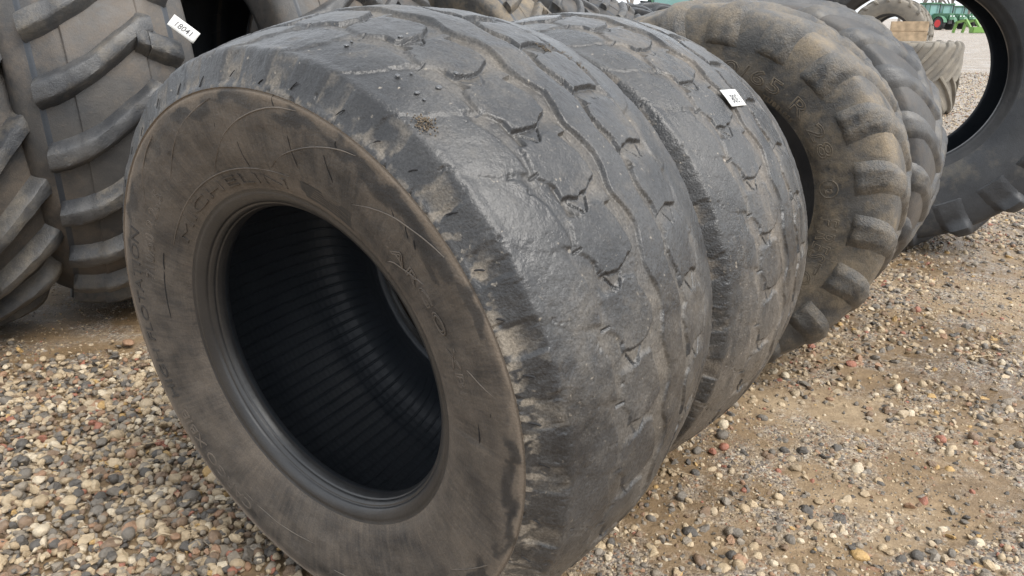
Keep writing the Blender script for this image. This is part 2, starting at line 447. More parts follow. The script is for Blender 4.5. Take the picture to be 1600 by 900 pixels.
def sd_block(poly):
    best = np.full(PH.shape, 1e9); who = np.zeros(PH.shape)
    for sft in (-1, 0, 1):
        q = [((x + sft * PIT) * K, u) for x, u in poly]
        us = [u for _, u in poly]
        d = np.full(PH.shape, 1e9)
        jm = (prof_d[:, 0] > min(us) - 0.03) & (prof_d[:, 0] < max(us) + 0.03)
        d[:, jm] = sdf_poly(PHw[:, jm] * K, Uw[:, jm], q)
        m = d < best
        best = np.where(m, d, best); who = np.where(m, kI + sft, who)
    return best, who
sdL, kL = sd_block(blkL); sdR, kR = sd_block(blkR); sdSL, kSL = sd_block(shL); sdSR, kSR = sd_block(shR)
wv = lambda p: 0.5 - 0.5 * np.cos((p - 9.9) / PIT * 2 * math.pi)
ribl = .311 + .019 * wv(PHw); ribr = .382 + .014 * wv(PHw + 2.5)
sdC = np.maximum(ribl - Uw, Uw - ribr)
# floor depth map
rec = np.clip((PH - 9.3) / 2.4, 0, 1)
floor = np.full(PH.shape, 0.0100)
floor = np.where((Ug < .29) & (Ug > .19), np.where((PH > 8.6) | (PH < 0.3), 0.0010 + 0.0085 * np.where(PH < 0.3, 1, rec), 0.0085), floor)
low_ = smooth(38, 18, np.where(Tg > 180, Tg - 360, Tg))
floor = np.where((Ug < .29) & (Ug > .19) & ((PH > 8.6) | (PH < .3)), np.maximum(floor, .0095 * low_), floor)
recR = np.clip((PH + 12 * (PH < 5) - 12.3) / 2.6, 0, 1)
floor = np.where((Ug > .425) & (Ug < .52) & ((PH > 11.8) | (PH < 3.9)), 0.0015 + 0.0088 * recR, floor)
zl = smooth(.19, .175, Ug); floor = floor * (1 - zl) + zl * 0.0050
zr = smooth(.52, .532, Ug); floor = floor * (1 - zr) + zr * 0.0050
tl = smooth(.145, .13, Ug) + smooth(.545, .56, Ug); floor = floor * (1 - np.clip(tl, 0, 1)) + np.clip(tl, 0, 1) * 0.0016
def dep(sd, w): return smooth(-0.0012, w, sd)
d_all = np.minimum.reduce([dep(sdL, .0026 + .0050 * smooth(.205, .188, Ug) + .006 * low_ * ((PH > 8.4) & (PH < 11))), dep(sdR, .0026 + .0050 * smooth(.500, .517, Ug)), dep(sdC, .0060), dep(sdSL, .0075), dep(sdSR, .0075)])
depth = d_all * floor * (.55 + .45 * smooth(10, 50, np.where(Tg > 180, Tg - 360, Tg)))
# shallow fall of each shoulder rib towards its lower groove, soft worn edges
depth += 0.0022 * smooth(0.0, -0.03, -np.abs(sdSL)) * 0
# shoulder ribs overlap like shingles: a sharp drop below each groove line, easing back up
def shingle(u, p):
    line = np.interp(u, [.028, .040, .066, .105, .150], [12.2, 11.2, 9.2, 7.0, 5.7])
    dl = (line - p) % PIT
    on = smooth(.030, .052, u) * smooth(.165, .140, u)
    return on * .0040 * np.exp(-dl / 3.2) * smooth(0, .8, dl)
TS = np.where(Tg > 180, Tg - 360, Tg)
bald = .25 + .75 * smooth(28, 62, TS + (fbm(Tg * .1, Ug * 4, 2) - .4) * 40)       # nearly bald low on the front side
sh_d = bald * (shingle(Ug + wobu * .5, PHw) + shingle(W1 - Ug, PHw - 3.0))
depth += sh_d
# scalloped shoulder faces: proud facet for phi 0.3..6.5, dished between
def facet(p): return smooth(6.1, 6.9, p) * (1 - smooth(11.2, 12.2, p))
fl_ = smooth(.046, .030, Ug) * smooth(.0015, .010, Ug)
fr_ = smooth(W1 - .046, W1 - .030, Ug) * smooth(W1 - .0015, W1 - .010, Ug)
PHr = (PH - 3.0) % PIT
depth += fl_ * facet(PHw % PIT) * 0.0042 * np.clip((fbm(Tg * .12 + 9, Ug * 3, 2) - .2) * 2.6, .35, 1.1) + fr_ * facet(PHr) * 0.003
# sipes in the recesses and joints (some already worn away)
wearf = np.clip(np.random.default_rng(12).random(64) * 1.2 + .25, .3, 1)[(np.clip(kI, -20, 40) + 20).astype(int)]
sipe = np.zeros(PH.shape)
def seg(p0, p1, w, dmax):
    global depth, sipe
    for sft in (-PIT, 0, PIT):
        a = np.array([(p0[0] + sft) * K, p0[1]]); c = np.array([(p1[0] + sft) * K, p1[1]])
        e = c - a; wx = PH * K - a[0]; wy = Ug - a[1]
        t = np.clip((wx * e[0] + wy * e[1]) / (e @ e), 0, 1)
        dd = np.hypot(wx - e[0] * t, wy - e[1] * t)
        sipe = np.maximum(sipe, wearf * (1 - smooth(w * .5, w * 1.1, dd)))
        depth = np.maximum(depth, dmax * wearf * (1 - smooth(w * 0.5, w, dd)) + depth * (dd < w) * 0.6)
seg((11.2, .197), (9.0, .214), .0024, .006); seg((11.0, .242), (8.9, .222), .0024, .006)
seg((14.6, .502), (12.4, .480), .0024, .006); seg((14.6, .452), (12.4, .468), .0024, .006)
seg((4.6, .152), (4.7, .169), .0026, .005)
edgech = smooth(.56, .68, fbm(Tg * 1.1 + 33, Ug * 60 + 7, 4)) * .0014 * smooth(.014, .002, np.minimum(np.abs(Ug - .034), np.abs(Ug - W1 + .034)))
depth += edgech
wear = (fbm(Tg * 0.05 + 8, Ug * 7 + 2, 4) - 0.45) * 0.007 + (fbm(Tg * 0.5 + 8, Ug * 42 + 2, 3) - 0.45) * 0.0028 + (fbm(Tg * 2.0 + 8, Ug * 160 + 2, 2) - 0.37) * 0.0012
fin = smooth(.0, .02, Ug) * smooth(W1, W1 - .02, Ug)
chip = smooth(0.60, 0.72, fbm(Tg * 0.9 + 3, Ug * 75 + 7, 3)) * 0.0032 * smooth(.008, .0, np.abs(np.minimum.reduce([np.abs(sdL), np.abs(sdR), np.abs(sdSL), np.abs(sdSR)])))
V1 = revolve_grid(prof_d, TH1, -(depth + chip) + wear * fin)
N1 = grid_normals(V1).reshape(-1, 3)
V1 = V1.reshape(-1, 3)
dust_shade = np.clip(d_all * np.clip(floor / .0085, .2, 1) * 0.26, 0, 1) - 0.06
blot = fbm(Tg * 0.33 + 70, Ug * 55 + 4, 4)
dust_shade += fl_ * (facet(PHw % PIT) * np.clip((blot - .36) * 3.2, -.5, 1) * .50 - np.clip((blot - .30) * 2.2, -.2, .6) * (1 - facet(PHw % PIT)))
dust_shade += smooth(.026, .006, Ug) * smooth(.40, .56, fbm(Tg * .8, Ug * 90, 3)) * (.5 + .6 * smooth(60, 20, np.where(Tg > 180, Tg - 360, Tg)))
undercut_shade = smooth(.0045, .0005, np.abs(sdL - .0012)) * ((PH > 10.5) | (PH < 1.6)) + smooth(.0045, .0005, np.abs(sdR - .0012)) * ((PH > 1.8) & (PH < 4.6))
dust_shade = dust_shade - 1.2 * sipe - .9 * undercut_shade - .25 * smooth(.002, .006, sh_d)  # painted shade: darker in sipes, along lower block edges, below shingle steps
dust_shade += 0.22 * smooth(40, -40, np.where(Tg > 180, Tg - 360, Tg))
dust_shade = np.broadcast_to(dust_shade, PH.shape).ravel()
F1 = grid_faces(len(TH1), ns1)
def fmean(a): return a.reshape(-1)[F1].mean(1)
lim = 0.0008
fL, fR, fSL, fSR, fC = [fmean(x) < lim for x in (sdL, sdR, sdSL, sdSR, sdC)]
def fint(a): return np.round(a.reshape(-1)[F1[:, 0]]).astype(int) % 30
ids = np.zeros(len(F1), int)
ids[fSL] = 100 + fint(kSL)[fSL]; ids[fSR] = 200 + fint(kSR)[fSR]
ids[fL] = 300 + fint(kL)[fL]; ids[fR] = 400 + fint(kR)[fR]; ids[fC] = 1
order = np.argsort(ids, kind='stable'); sid = ids[order]
cuts = np.flatnonzero(np.diff(sid)) + 1
groups = np.split(order, cuts)

prof_s = catmull(side_half, 60); prof_b = catmull(bead_half, 44); prof_l = catmull(liner_half, 40)
TH_S = np.arange(0, 360, 0.75)
def mirrored(p): return np.stack([W1 - p[::-1, 0], p[::-1, 1]], 1)
def ring(name, prof, TH, mat, h=None, flip=False, dust=None):
    V = revolve_grid(prof, TH, h); n = grid_normals(V)
    F = grid_faces(len(TH), len(prof))
    if flip: F = F[:, ::-1]; n = -n
    return submesh(name, V.reshape(-1, 3), n.reshape(-1, 3), F, mat, None if dust is None else np.broadcast_to(dust, V.shape[:2]).ravel())

flot_parts = []                                      # (name, mesh)
for g in groups:
    i = ids[g[0]]
    nm = "tread_base" if i == 0 else "centre_rib" if i == 1 else "shoulder_block" if i < 300 else "tread_block"
    flot_parts.append((nm, submesh(nm, V1, N1, F1[g], M_TREAD, dust_shade)))
TSg = TH_S[:, None]; rs_ = prof_s[None, :, 1]
hs_ = (fbm(TSg * 0.12 + 3, rs_ * 22, 3) - 0.45) * 0.006 * smooth(.38, .40, rs_) * smooth(.575, .555, rs_)
hs_ = hs_ + 0.0012 * (np.abs(rs_ - .4215) < .0022) * 0
# wiped dark patches and rubbed tan edge of the front sidewall
wob = (fbm(TSg * .22 + 4, rs_ * 30, 4) - .45)
sdust = .30 * smooth(.548, .560, rs_ + wob * .03) + .65 * smooth(.559, .567, rs_ + wob * .02) + .12 * smooth(.41, .385, rs_) + 0 * TSg
for (t0, r0, tw, rw, st_) in ((106, .542, 6, .014, 1.2), (92, .552, 5, .009, .8), (78, .548, 7, .013, 1.4), (63, .545, 6, .012, 1.3), (49, .535, 9, .018, 1.5), (38, .528, 6, .020, 1.2), (27, .548, 5, .010, .9), (3, .552, 5, .010, 1.3), (-7, .545, 7, .012, 1.3), (-18, .552, 6, .010, 1.1), (-32, .54, 6, .014, 1.2), (-44, .53, 5, .012, .9),
                              (147, .548, 6, .012, 1.1), (158, .545, 4, .008, .8), (126, .535, 3, .012, .7), (115, .50, 4, .01, .5), (-70, .545, 8, .01, .6)):
    dt_ = (TSg - t0 + 180) % 360 - 180 + wob * 14
    q = (dt_ / tw) ** 2 + ((rs_ - r0 + wob * .05 + .0006 * dt_) / rw) ** 2
    sdust = sdust - .62 * st_ * smooth(1.5, .35, q)
flot_parts.append(("sidewall", ring("sidewall", prof_s, TH_S, M_SIDE, hs_, dust=np.clip(sdust, -1, 1))))
flot_parts.append(("sidewall", ring("sidewall", mirrored(prof_s), TH_S, M_SIDE)))
flot_parts.append(("bead", ring("bead", prof_b, TH_S, M_BEAD)))
flot_parts.append(("bead", ring("bead", mirrored(prof_b), TH_S, M_BEAD)))
full_l = np.vstack([prof_l, mirrored(prof_l)[1:]])
TH_L = np.arange(0, 360, 0.2)
ridge = -0.0036 * smooth(.84, .98, np.cos(np.radians(TH_L * 120)))[:, None] * smooth(.40, .56, full_l[:, 1])[None]
flot_parts.append(("inner_liner", ring("inner_liner", full_l, TH_L, M_LINER, -ridge, flip=True)))

# ---- lettering and relief on the sidewall
_sr = np.vstack([prof_b, prof_s]); 
def side_u(r): return np.interp(r, _sr[:, 1], _sr[:, 0])

def text_geo(txt, size, extrude=0.0, outline=0.0, shear=0.0, bold=0.0):
    cu = bpy.data.curves.new("t", 'FONT'); cu.body = txt; cu.size = size; cu.extrude = extrude; cu.resolution_u = 3; cu.shear = shear; cu.offset = bold
    if outline > 0:
        cu.fill_mode = 'NONE'; cu.bevel_depth = outline; cu.bevel_resolution = 1
    o = bpy.data.objects.new("t", cu); COL.objects.link(o)
    dg = bpy.context.evaluated_depsgraph_get(); dg.update()
    me = o.evaluated_get(dg).to_mesh()
    V = np.empty(len(me.vertices) * 3, np.float32); me.vertices.foreach_get("co", V); V = V.reshape(-1, 3)
    F = [list(p.vertices) for p in me.polygons]
    o.evaluated_get(dg).to_mesh_clear()
    bpy.data.objects.remove(o); bpy.data.curves.remove(cu)
    return V.astype(float), F

def wrap_text(txt, th0, th1, r0, height, su, mat, extrude=0.0012, outline=0.0, lift=0.0006):
    """text read clockwise from angle th0 down to th1, tops outward, baseline radius r0"""
    V, F = text_geo(txt, 1.0, 0.0 if outline else 0.02, outline / height if outline else 0)
    x0, x1 = V[:, 0].min(), V[:, 0].max(); y1 = 0.70
    r = r0 + V[:, 1] / y1 * height
    th = np.radians(th0 - (V[:, 0] - x0) / (x1 - x0) * (th0 - th1))
    z = V[:, 2] / 0.02 * extrude if not outline else V[:, 2] * height * 0.7
    u = su(r) - lift - np.maximum(z, -extrude if not outline else z)
    return mesh_from("lettering", np.stack([r * np.cos(th), u, r * np.sin(th)], 1), F, mat, smooth_=bool(outline))

def side_line(pts, wid, hgt, su, mat, n=40, name="raised_line", sunk=False):
    """thin ridge (or dark slit) following (theta, r) points on the sidewall"""
    P = np.array(pts, float)
    q = np.stack([np.radians(P[:, 0]) * 0.48, P[:, 1]], 1)
    C = catmull(q, n); C[:, 0] /= 0.48
    t = np.gradient(np.stack([C[:, 0] * C[:, 1], C[:, 1]], 1), axis=0); t /= np.linalg.norm(t, axis=1)[:, None]
    pr = np.stack([-t[:, 1], t[:, 0]], 1)
    ww = wid * np.clip(np.sin(np.linspace(0.02, math.pi - 0.02, n)) * 3, 0.1, 1)
    V = []
    for k, (s, h) in enumerate(((-1, 0), (-.45, 1), (.45, 1), (1, 0))):
        r = C[:, 1] + pr[:, 1] * ww * s * .5; th = C[:, 0] + pr[:, 0] * ww * s * .5 / C[:, 1]
        V.append(np.stack([r * np.cos(th), su(r) - (h * hgt + 0.0002), r * np.sin(th)], 1))
    V = np.stack(V, 1).reshape(-1, 3)
    i = (np.arange(n - 1)[:, None] * 4 + np.arange(3)[None]).ravel()
    return mesh_from(name, V, np.stack([i, i + 1, i + 5, i + 4], 1), mat)

relief = []
FLOT_TEXT = (("HIGH FLOTATION", 203, 153, .514, .027, M_LETTER, dict()), ("CARGO XBIB", 240, 207, .512, .028, M_RELIEF, dict(extrude=.0008)), ("MICHELIN", 146, 83, .3905, .021, M_SIDE, dict(extrude=.0014)),
             ("CARGO XBIB", 51.5, 6, .443, .022, M_RELIEF, dict(extrude=0., outline=.0007)), ("710/50 R 26.5", 166, 136, .470, .026, M_RELIEF, dict(extrude=0., outline=.0007)))
arcs = [[(150.1, .4215), (135, .4215), (120, .4215), (105, .4215), (90, .4215), (80.2, .4225)],
        [(110.6, .426), (105.5, .453), (98.6, .489), (90.9, .519), (82.1, .547), (75, .560)],
        [(86, .430), (81.6, .459), (75.3, .490), (69.9, .515), (64.7, .537), (60.4, .551)],
        [(134.8, .424), (131.3, .456), (124.4, .486), (115.1, .520), (107.5, .538), (99, .555)],
        [(143, .505), (135.7, .533), (128.3, .549), (123.5, .554)],
        [(59, .455), (52.9, .491), (48.7, .513), (45.3, .526), (41.6, .540), (37.6, .553)],
        [(45.5, .412), (43.9, .428), (41.4, .441), (36, .470)],
        [(-88, .51), (-80, .512), (-70, .512), (-58, .510)], [(-86, .53), (-74, .532), (-62, .531)],
        [(-40, .50), (-28, .545)], [(12, .53), (14, .505), (17, .48)], [(-95, .47), (-110, .49), (-124, .50)]]
for a_ in arcs:
    relief.append(("raised_line", side_line(a_, .0028, .0011, side_u, M_RELIEF)))
slits = [((100.3, .512), (101.9, .464)), ((95.1, .475), (94.9, .423)), ((77.7, .509), (76, .453)), ((67.8, .51), (65, .468)), ((81, .571), (80.7, .552)), ((144.4, .48), (149, .454)),
         ((131.3, .45), (136.4, .414)), ((153.2, .49), (156.5, .48)), ((65.3, .549), (64.6, .535)), ((50.2, .527), (48.8, .513)), ((46.1, .522), (44.3, .507)), ((43.3, .518), (41.9, .505)),
         ((5.9, .475), (0, .472)), ((12.5, .515), (7.5, .51)), ((154.9, .444), (161.1, .442)), ((161.4, .443), (177.9, .442))]
for p, q in slits:
    m_ = ((p[0] + q[0]) / 2 + 0.3, (p[1] + q[1]) / 2 + .001)
    relief.append(("crack", side_line([p, m_, q], .0030, .0004, side_u, M_CRACK, 10, "crack")))
# short slits cut into the shoulder faces just above the ridge
def shoulder_u(r): return np.interp(r, half[:, 1], half[:, 0])
for k in range(42):
    t0 = 8.5 * k + rng.uniform(-1.2, 1.2); r0 = rng.uniform(.578, .592); ln = rng.uniform(.008, .019)
    relief.append(("crack", side_line([(t0, r0), (t0 - .3, r0 + ln / 2), (t0 - .8, r0 + ln)], .0036, .0022, shoulder_u, M_CRACK, 8, "crack")))
# recessed data plate with lines of small print
def plate():
    n = 14; top = np.linspace(76.5, 59.0, n); V = []; F = []
    for t in top:
        f = (76.5 - t) / 17.5
        for r in np.linspace(.392 + .001 * f, .424 + .009 * f, 8):
            a_ = math.radians(t - (1.0 if r < .405 else 0)); V.append((r * math.cos(a_), side_u(r) - .0006, r * math.sin(a_)))
    for i in range(n - 1):
        for j in range(7):
            q = i * 8 + j; F.append((q, q + 1, q + 9, q + 8))
    return mesh_from("data_plate", V, F, M_LETTER)
def strip(th0, th1, r, w, su, mat, lift=.0012):
    t = np.radians(np.linspace(th0, th1, 16)); V = []
    for q in t:
        for rr_ in (r - w / 2, r + w / 2): V.append((rr_ * math.cos(q), su(rr_) - lift, rr_ * math.sin(q)))
    return mesh_from("print_line", V, [(2 * i, 2 * i + 1, 2 * i + 3, 2 * i + 2) for i in range(15)], mat)

def letters(parent, txt, t0, t1, r0, h_, su, mat, **kw):
    """one raised character per object, spread from t0 down to t1"""
    V, F = text_geo(txt, 1.0); xs0, xs1 = V[:, 0].min(), V[:, 0].max()
    for i, ch in enumerate(txt):
        if ch == " ": continue
        Va, _ = text_geo(txt[:i + 1], 1.0); Vc, _ = text_geo(ch, 1.0)
        e = Va[:, 0].max(); b_ = e - (Vc[:, 0].max() - Vc[:, 0].min())
        f = lambda x: t0 - (x - xs0) / (xs1 - xs0) * (t0 - t1)
        obj("letter", wrap_text(ch, f(b_), f(e), r0, h_, su, mat, **kw), parent)

MID1 = spin_m(R1)
def build_flotation():
    root = tyre_root("flotation_tyre", "worn wide tyre in the foreground, dark rim hole and brown sidewall facing the viewer", "tyre", (-.4473, 1.3783, .6468), 34.858, 4.679, R1, "worn wide tyres side by side")
    for nm, me in flot_parts:
        obj(nm, me, root, MID1)
    sw = [c for c in root.children if c.name.startswith("sidewall")][0]
    for nm, me in relief:
        obj(nm, me, sw)
    for txt, t0, t1, r0, h_, mt, kw in FLOT_TEXT:
        letters(sw, txt, t0, t1, r0, h_, side_u, mt, **kw)
    pl = obj("data_plate", plate(), sw)
    for k in range(5):
        r = .401 + k * .0055
        obj("print_line", strip(73.5 - .6 * k, 60.5 - 0.3 * k if k % 2 else 63.0, r, .0022, side_u, M_SIDE), sw)
    return root
FT1 = build_flotation()

# second wide tyre: same build, turned a little on its axle, dustier tread
T2 = dict(C=(-.030, 1.930, .664), yaw=35.9, tilt=1.5)
T2S = .985
ax2, e12, e22 = axes(T2["yaw"], T2["tilt"])
FT2 = bpy.data.objects.new("flotation_tyre", None); COL.objects.link(FT2)
FT2["label"] = "worn wide tyre right behind the foreground one, white paper tag on its tread"
FT2["category"] = "tyre"; FT2["group"] = "worn wide tyres side by side"
FT2.location = Vector(np.array(T2["C"]) - e22 * R1 * T2S); FT2.rotation_euler = (R_(T2["tilt"]), 0, -R_(T2["yaw"])); FT2.scale = (T2S,) * 3
MID2 = spin_m(R1, 4.0)
for ch in list(FT1.children):
    c = ch.copy(); COL.objects.link(c); c.parent = FT2; c.matrix_local = MID2
    if c.data.materials[0] == M_TREAD:
        c.material_slots[0].link = 'OBJECT'; c.material_slots[0].material = M_TREAD2
    for g in list(ch.children):
        if g.name.startswith("letter") or g.name.startswith("raised"):
            d = g.copy(); COL.objects.link(d); d.parent = c

# ================================================================== lugged tractor tyres
def ag_meshes(R, rB, W, n_lug, hl, mats, wc=.052, wsd=.062, ang=(46, 24), down=.10, bul=.035, hside=.6, shoulder_r=.045, seg=240, flip=False, wall=1.0, worn=0.0, flank=.36, nose=.5, edge=0.0):
    lugm, carc, beadm = mats
    Rb = R - hl
    rs = Rb - shoulder_r
    prof = np.array([(.085, rB), (.070, rB + .004), (.056, rB + .016), (.046, rB + .036), (.034, rB + .060), (.012, rB + .33 * (rs - rB)), (0, rB + .62 * (rs - rB)), (.004, rB + .85 * (rs - rB)), (.018 + edge * .35, rs), (.042 + edge, Rb - .018), (.08 + edge, Rb - .010), (W * .3, Rb - .003), (W / 2, Rb)])
    nb = 5
    D = catmull(prof, 160)
    mir = lambda p: np.stack([W - p[::-1, 0], p[::-1, 1]], 1)
    kb = np.argmin(np.abs(D[:, 1] - (rB + .060)) + (D[:, 0] > .2) * 9)
    ks = np.argmin(np.hypot(D[:, 0] - .018 - edge * .35, D[:, 1] - rs))
    TH = np.arange(0, 360, 360 / seg)
    parts = []
    parts.append(("bead", ring("bead", D[:kb + 1], TH, beadm))); parts.append(("bead", ring("bead", mir(D[:kb + 1]), TH, beadm)))
    parts.append(("sidewall", ring("sidewall", D[kb:ks + 1], TH, carc))); parts.append(("sidewall", ring("sidewall", mir(D[kb:ks + 1]), TH, carc)))
    tb = np.vstack([D[ks:], mir(D[ks:])[1:]])
    parts.append(("tread_base", ring("tread_base", tb, TH, carc)))
    li = catmull(np.array([(.085, rB), (.098, rB + .006), (.088, rB + .03), (.052, rB + .30 * (rs - rB)), (.036, rB + .62 * (rs - rB)), (.052, rs - .02), (.10, Rb - .040), (W * .3, Rb - .034), (W / 2, Rb - .030)]), 60)
    parts.append(("inner_liner", ring("inner_liner", np.vstack([li, mir(li)[1:]]), TH, M_LINER, None, flip=True)))
    # lug
    C = D[::-1]                                     # from crown outwards to the front bead
    s = np.r_[0, np.cumsum(np.linalg.norm(np.diff(C, axis=0), axis=1))]
    a_sh = s[len(D) - 1 - ks]
    def at(a):
        a = np.asarray(a)
        u = np.interp(np.abs(a), s, C[:, 0]); r = np.interp(np.abs(a), s, C[:, 1])
        u = np.where(a < 0, W - u, u)
        u2 = np.interp(np.abs(a) + .004, s, C[:, 0]); r2 = np.interp(np.abs(a) + .004, s, C[:, 1])
        t = np.stack([u2 - np.where(a < 0, W - u, u), r2 - r], -1)
        t = np.where((a < 0)[..., None], np.stack([-np.abs(t[..., 0]), -t[..., 1]], -1), t)
        t /= np.linalg.norm(t, axis=-1, keepdims=True)
        n_ = np.stack([t[..., 1], -t[..., 0]], -1)
        return u, r, n_
    tf = flank
    cs = [(-.5, -.15), (-.5 + (.5 - tf) * .5, .45), (-tf - .02, .88), (-tf + .03, .98), (-tf * .5, 1.0), (.0, 1.02), (tf * .5, 1.0), (tf - .03, .98), (tf + .02, .88), (.5 - (.5 - tf) * .5, .45), (.5, -.15)]
    def lug(side):
        ns_ = nose if isinstance(nose, (int, float)) else nose[0 if side > 0 else 1]
        a0, a1 = -ns_ * wc, a_sh + down
        na = 26
        A = np.r_[a0, np.linspace(a0 + .010, a1 - .012, na), a1]
        angs = np.interp(A, [0, a_sh * .75, a_sh, a_sh + .03, max(a1, a_sh + .031)], [ang[0], ang[1] + 6, ang[1], ang[1] * .35, 0])
        rr_ = at(A)[1]
        dth = np.tan(np.radians(angs)) / rr_
        thc = np.r_[0, np.cumsum((dth[1:] + dth[:-1]) / 2 * np.diff(A))]
        thc = thc - np.interp(a_sh, A, thc)             # zero at the shoulder
        thc = -thc if not flip else thc                 # towards the crown the bar climbs (or falls)
        wb = np.interp(A, [0, a_sh * .8, a_sh, max(a1, a_sh + .01)], [wc, wc * 1.05, wsd, wsd * 1.02])
        hh = np.interp(A, [min(a0, 0), a_sh * .85, a_sh, a_sh + .03, max(a1, a_sh + .031)], [hl, hl, hl * .95, hl * hside * 1.05, hl * hside])
        env = np.ones(len(A)); env[0] = env[-1] = -.12
        V = []
        for i, a in enumerate(A):
            u, r, n_ = at(np.array([a])); u, r, n_ = u[0], r[0], n_[0]
            for f, hf in cs:
                h = hh[i] * (hf if hf > 0 else hf)
                if env[i] < 0: h = -.10 * hl
                h += (vnoise(np.array(a * 40 + f * 3 + 5.), np.array(f * 4 + side * 9.)) - .5) * (.10 + .35 * worn) * hl * (hf > .4)
                uu = u + n_[0] * h; r2 = r + n_[1] * h
                th = thc[i] + f * wb[i] * (1.0 if env[i] > 0 else 1.04) / r + (vnoise(np.array(a * 30 + 50.), np.array(f * 2 + 3.)) - .5) * .006
                if side < 0: uu = W - uu
                V.append((r2 * math.cos(th), uu, r2 * math.sin(th)))
        m = len(cs); F = []
        for i in range(len(A) - 1):
            for j in range(m - 1):
                q = i * m + j
                f_ = (q, q + 1, q + m + 1, q + m)
                F.append(f_ if (side < 0) else f_[::-1])
        return mesh_from("tread_lug", V, F, lugm, True, 38 if worn < .5 else 80)
    su = lambda r: np.interp(r, D[:ks + 1, 1], D[:ks + 1, 0])
    return dict(parts=parts, lugs=(lug(1), lug(-1)), n=n_lug, R=R, W=W, su=su)

def ag_tyre(kit, name, label, cat, C, yaw, tilt, group, spin=0.0, scale=1.0, phase=0.5, mats=None):
    root = tyre_root(name, label, cat, C, yaw, tilt, kit["R"], group, scale)
    R = kit["R"]
    def setm(o, m):
        if m is not None:
            o.material_slots[0].link = 'OBJECT'; o.material_slots[0].material = m
    for nm, me in kit["parts"]:
        o = obj(nm, me, root, spin_m(R, spin))
        if mats and nm in ("sidewall", "tread_base"): setm(o, mats[1])
    st = 360.0 / kit["n"]
    for k in range(kit["n"]):
        for sd_, me in enumerate(kit["lugs"]):
            o = obj("tread_lug", me, root, spin_m(R, spin + k * st + (phase * st if sd_ else 0)))
            if mats: setm(o, mats[0])
    return root

KIT_A = ag_meshes(.705, .356, .60, 20, .016, (M_LUG_A, M_CARC_A, M_BEAD), wc=.100, wsd=.118, ang=(42, 22), down=.115, hside=.95, shoulder_r=.035, flip=True, worn=1.0, flank=.22)
KIT_B = ag_meshes(1.0, .545, 0.66, 24, .055, (M_LUG_B, M_CARC_B, M_BEAD), wc=.118, wsd=.125, ang=(36, 12), down=-.020, hside=.75, shoulder_r=.06, seg=300, flank=.24, nose=(1.25, -.80), edge=.115)
KIT_C = ag_meshes(1.0, .49, .60, 20, .045, (M_LUG_C, M_CARC_C, M_BEAD), wc=.10, wsd=.16, ang=(46, 26), down=.17, hside=.16, shoulder_r=.05, seg=300, flank=.28)
KIT_S = ag_meshes(.75, .37, .52, 20, .058, (M_LUG_B, M_CARC_B, M_BEAD), wc=.085, wsd=.095, ang=(48, 34), down=.03, hside=.8, shoulder_r=.04, flank=.30, flip=True)
KIT_G = ag_meshes(.97, .50, .50, 20, .045, (M_LUG_G, M_CARC_G, M_BEAD), wc=.08, wsd=.09, down=.05, seg=120, flank=.28)

ROW1 = "tractor tyres standing in the front row"
ROW2 = "tractor tyres standing in the back row"
A1 = ag_tyre(KIT_A, "farm_tyre", "clay dusted tyre with big embossed size numbers and blocky worn lugs", "tyre", (.665, 2.715, .700), 28, -1.5, ROW1, spin=12.0)
sw = [c for c in A1.children if c.name.startswith("sidewall")][0]
for txt, t0, t1, r0, h_, ol in (("600/65 R 28", 98 - 12, 23 - 12, .452, .048, .0014), ("E2", 12.5 - 12, 8 - 12, .452, .022, .0013), ("FIRESTONE", -2 - 12, -44 - 12, .445, .060, .0012), ("TUBELESS", 62 - 12, 44 - 12, .420, .014, .0008)):
    letters(sw, txt, t0, t1, r0, h_, KIT_A["su"], M_RELIEF_A, outline=ol)
tt = np.linspace(0, 360, 30)
cr_ = [(math.degrees(.030 * math.cos(R_(q)) / .462) + 10.2 - 12, .463 + .030 * math.sin(R_(q))) for q in tt]
obj("raised_line", side_line(cr_, .0045, .0018, KIT_A["su"], M_RELIEF_A, 40), sw)
A2 = ag_tyre(KIT_A, "farm_tyre", "dark grey tyre with curved lug bars, close behind the clay dusted one", "tyre", (1.034, 3.286, .7047), 35.8, 0, ROW1, spin=3.0, scale=1.007, mats=(M_LUG_B, M_CARC_B))
T5 = ag_tyre(KIT_C, "farm_tyre", "tall black tyre at the right edge, yard visible through its open rim hole", "tyre", (2.236, 4.377, 1.005), 20.0, -1, ROW1, spin=7.0)
L1 = ag_tyre(KIT_B, "farm_tyre", "tall brown lugged tyre behind the foreground tyre, white paper tag on its tread", "tyre", (-2.285, 3.480, .985), 55.5, 1.3, ROW2, spin=5.0)
L0 = ag_tyre(KIT_S, "farm_tyre", "mud-edged lugged tyre cut off by the left border of the photo", "tyre", (-2.74, 2.82, .83), 34, 2.5, ROW2, spin=3.0, scale=1.13)

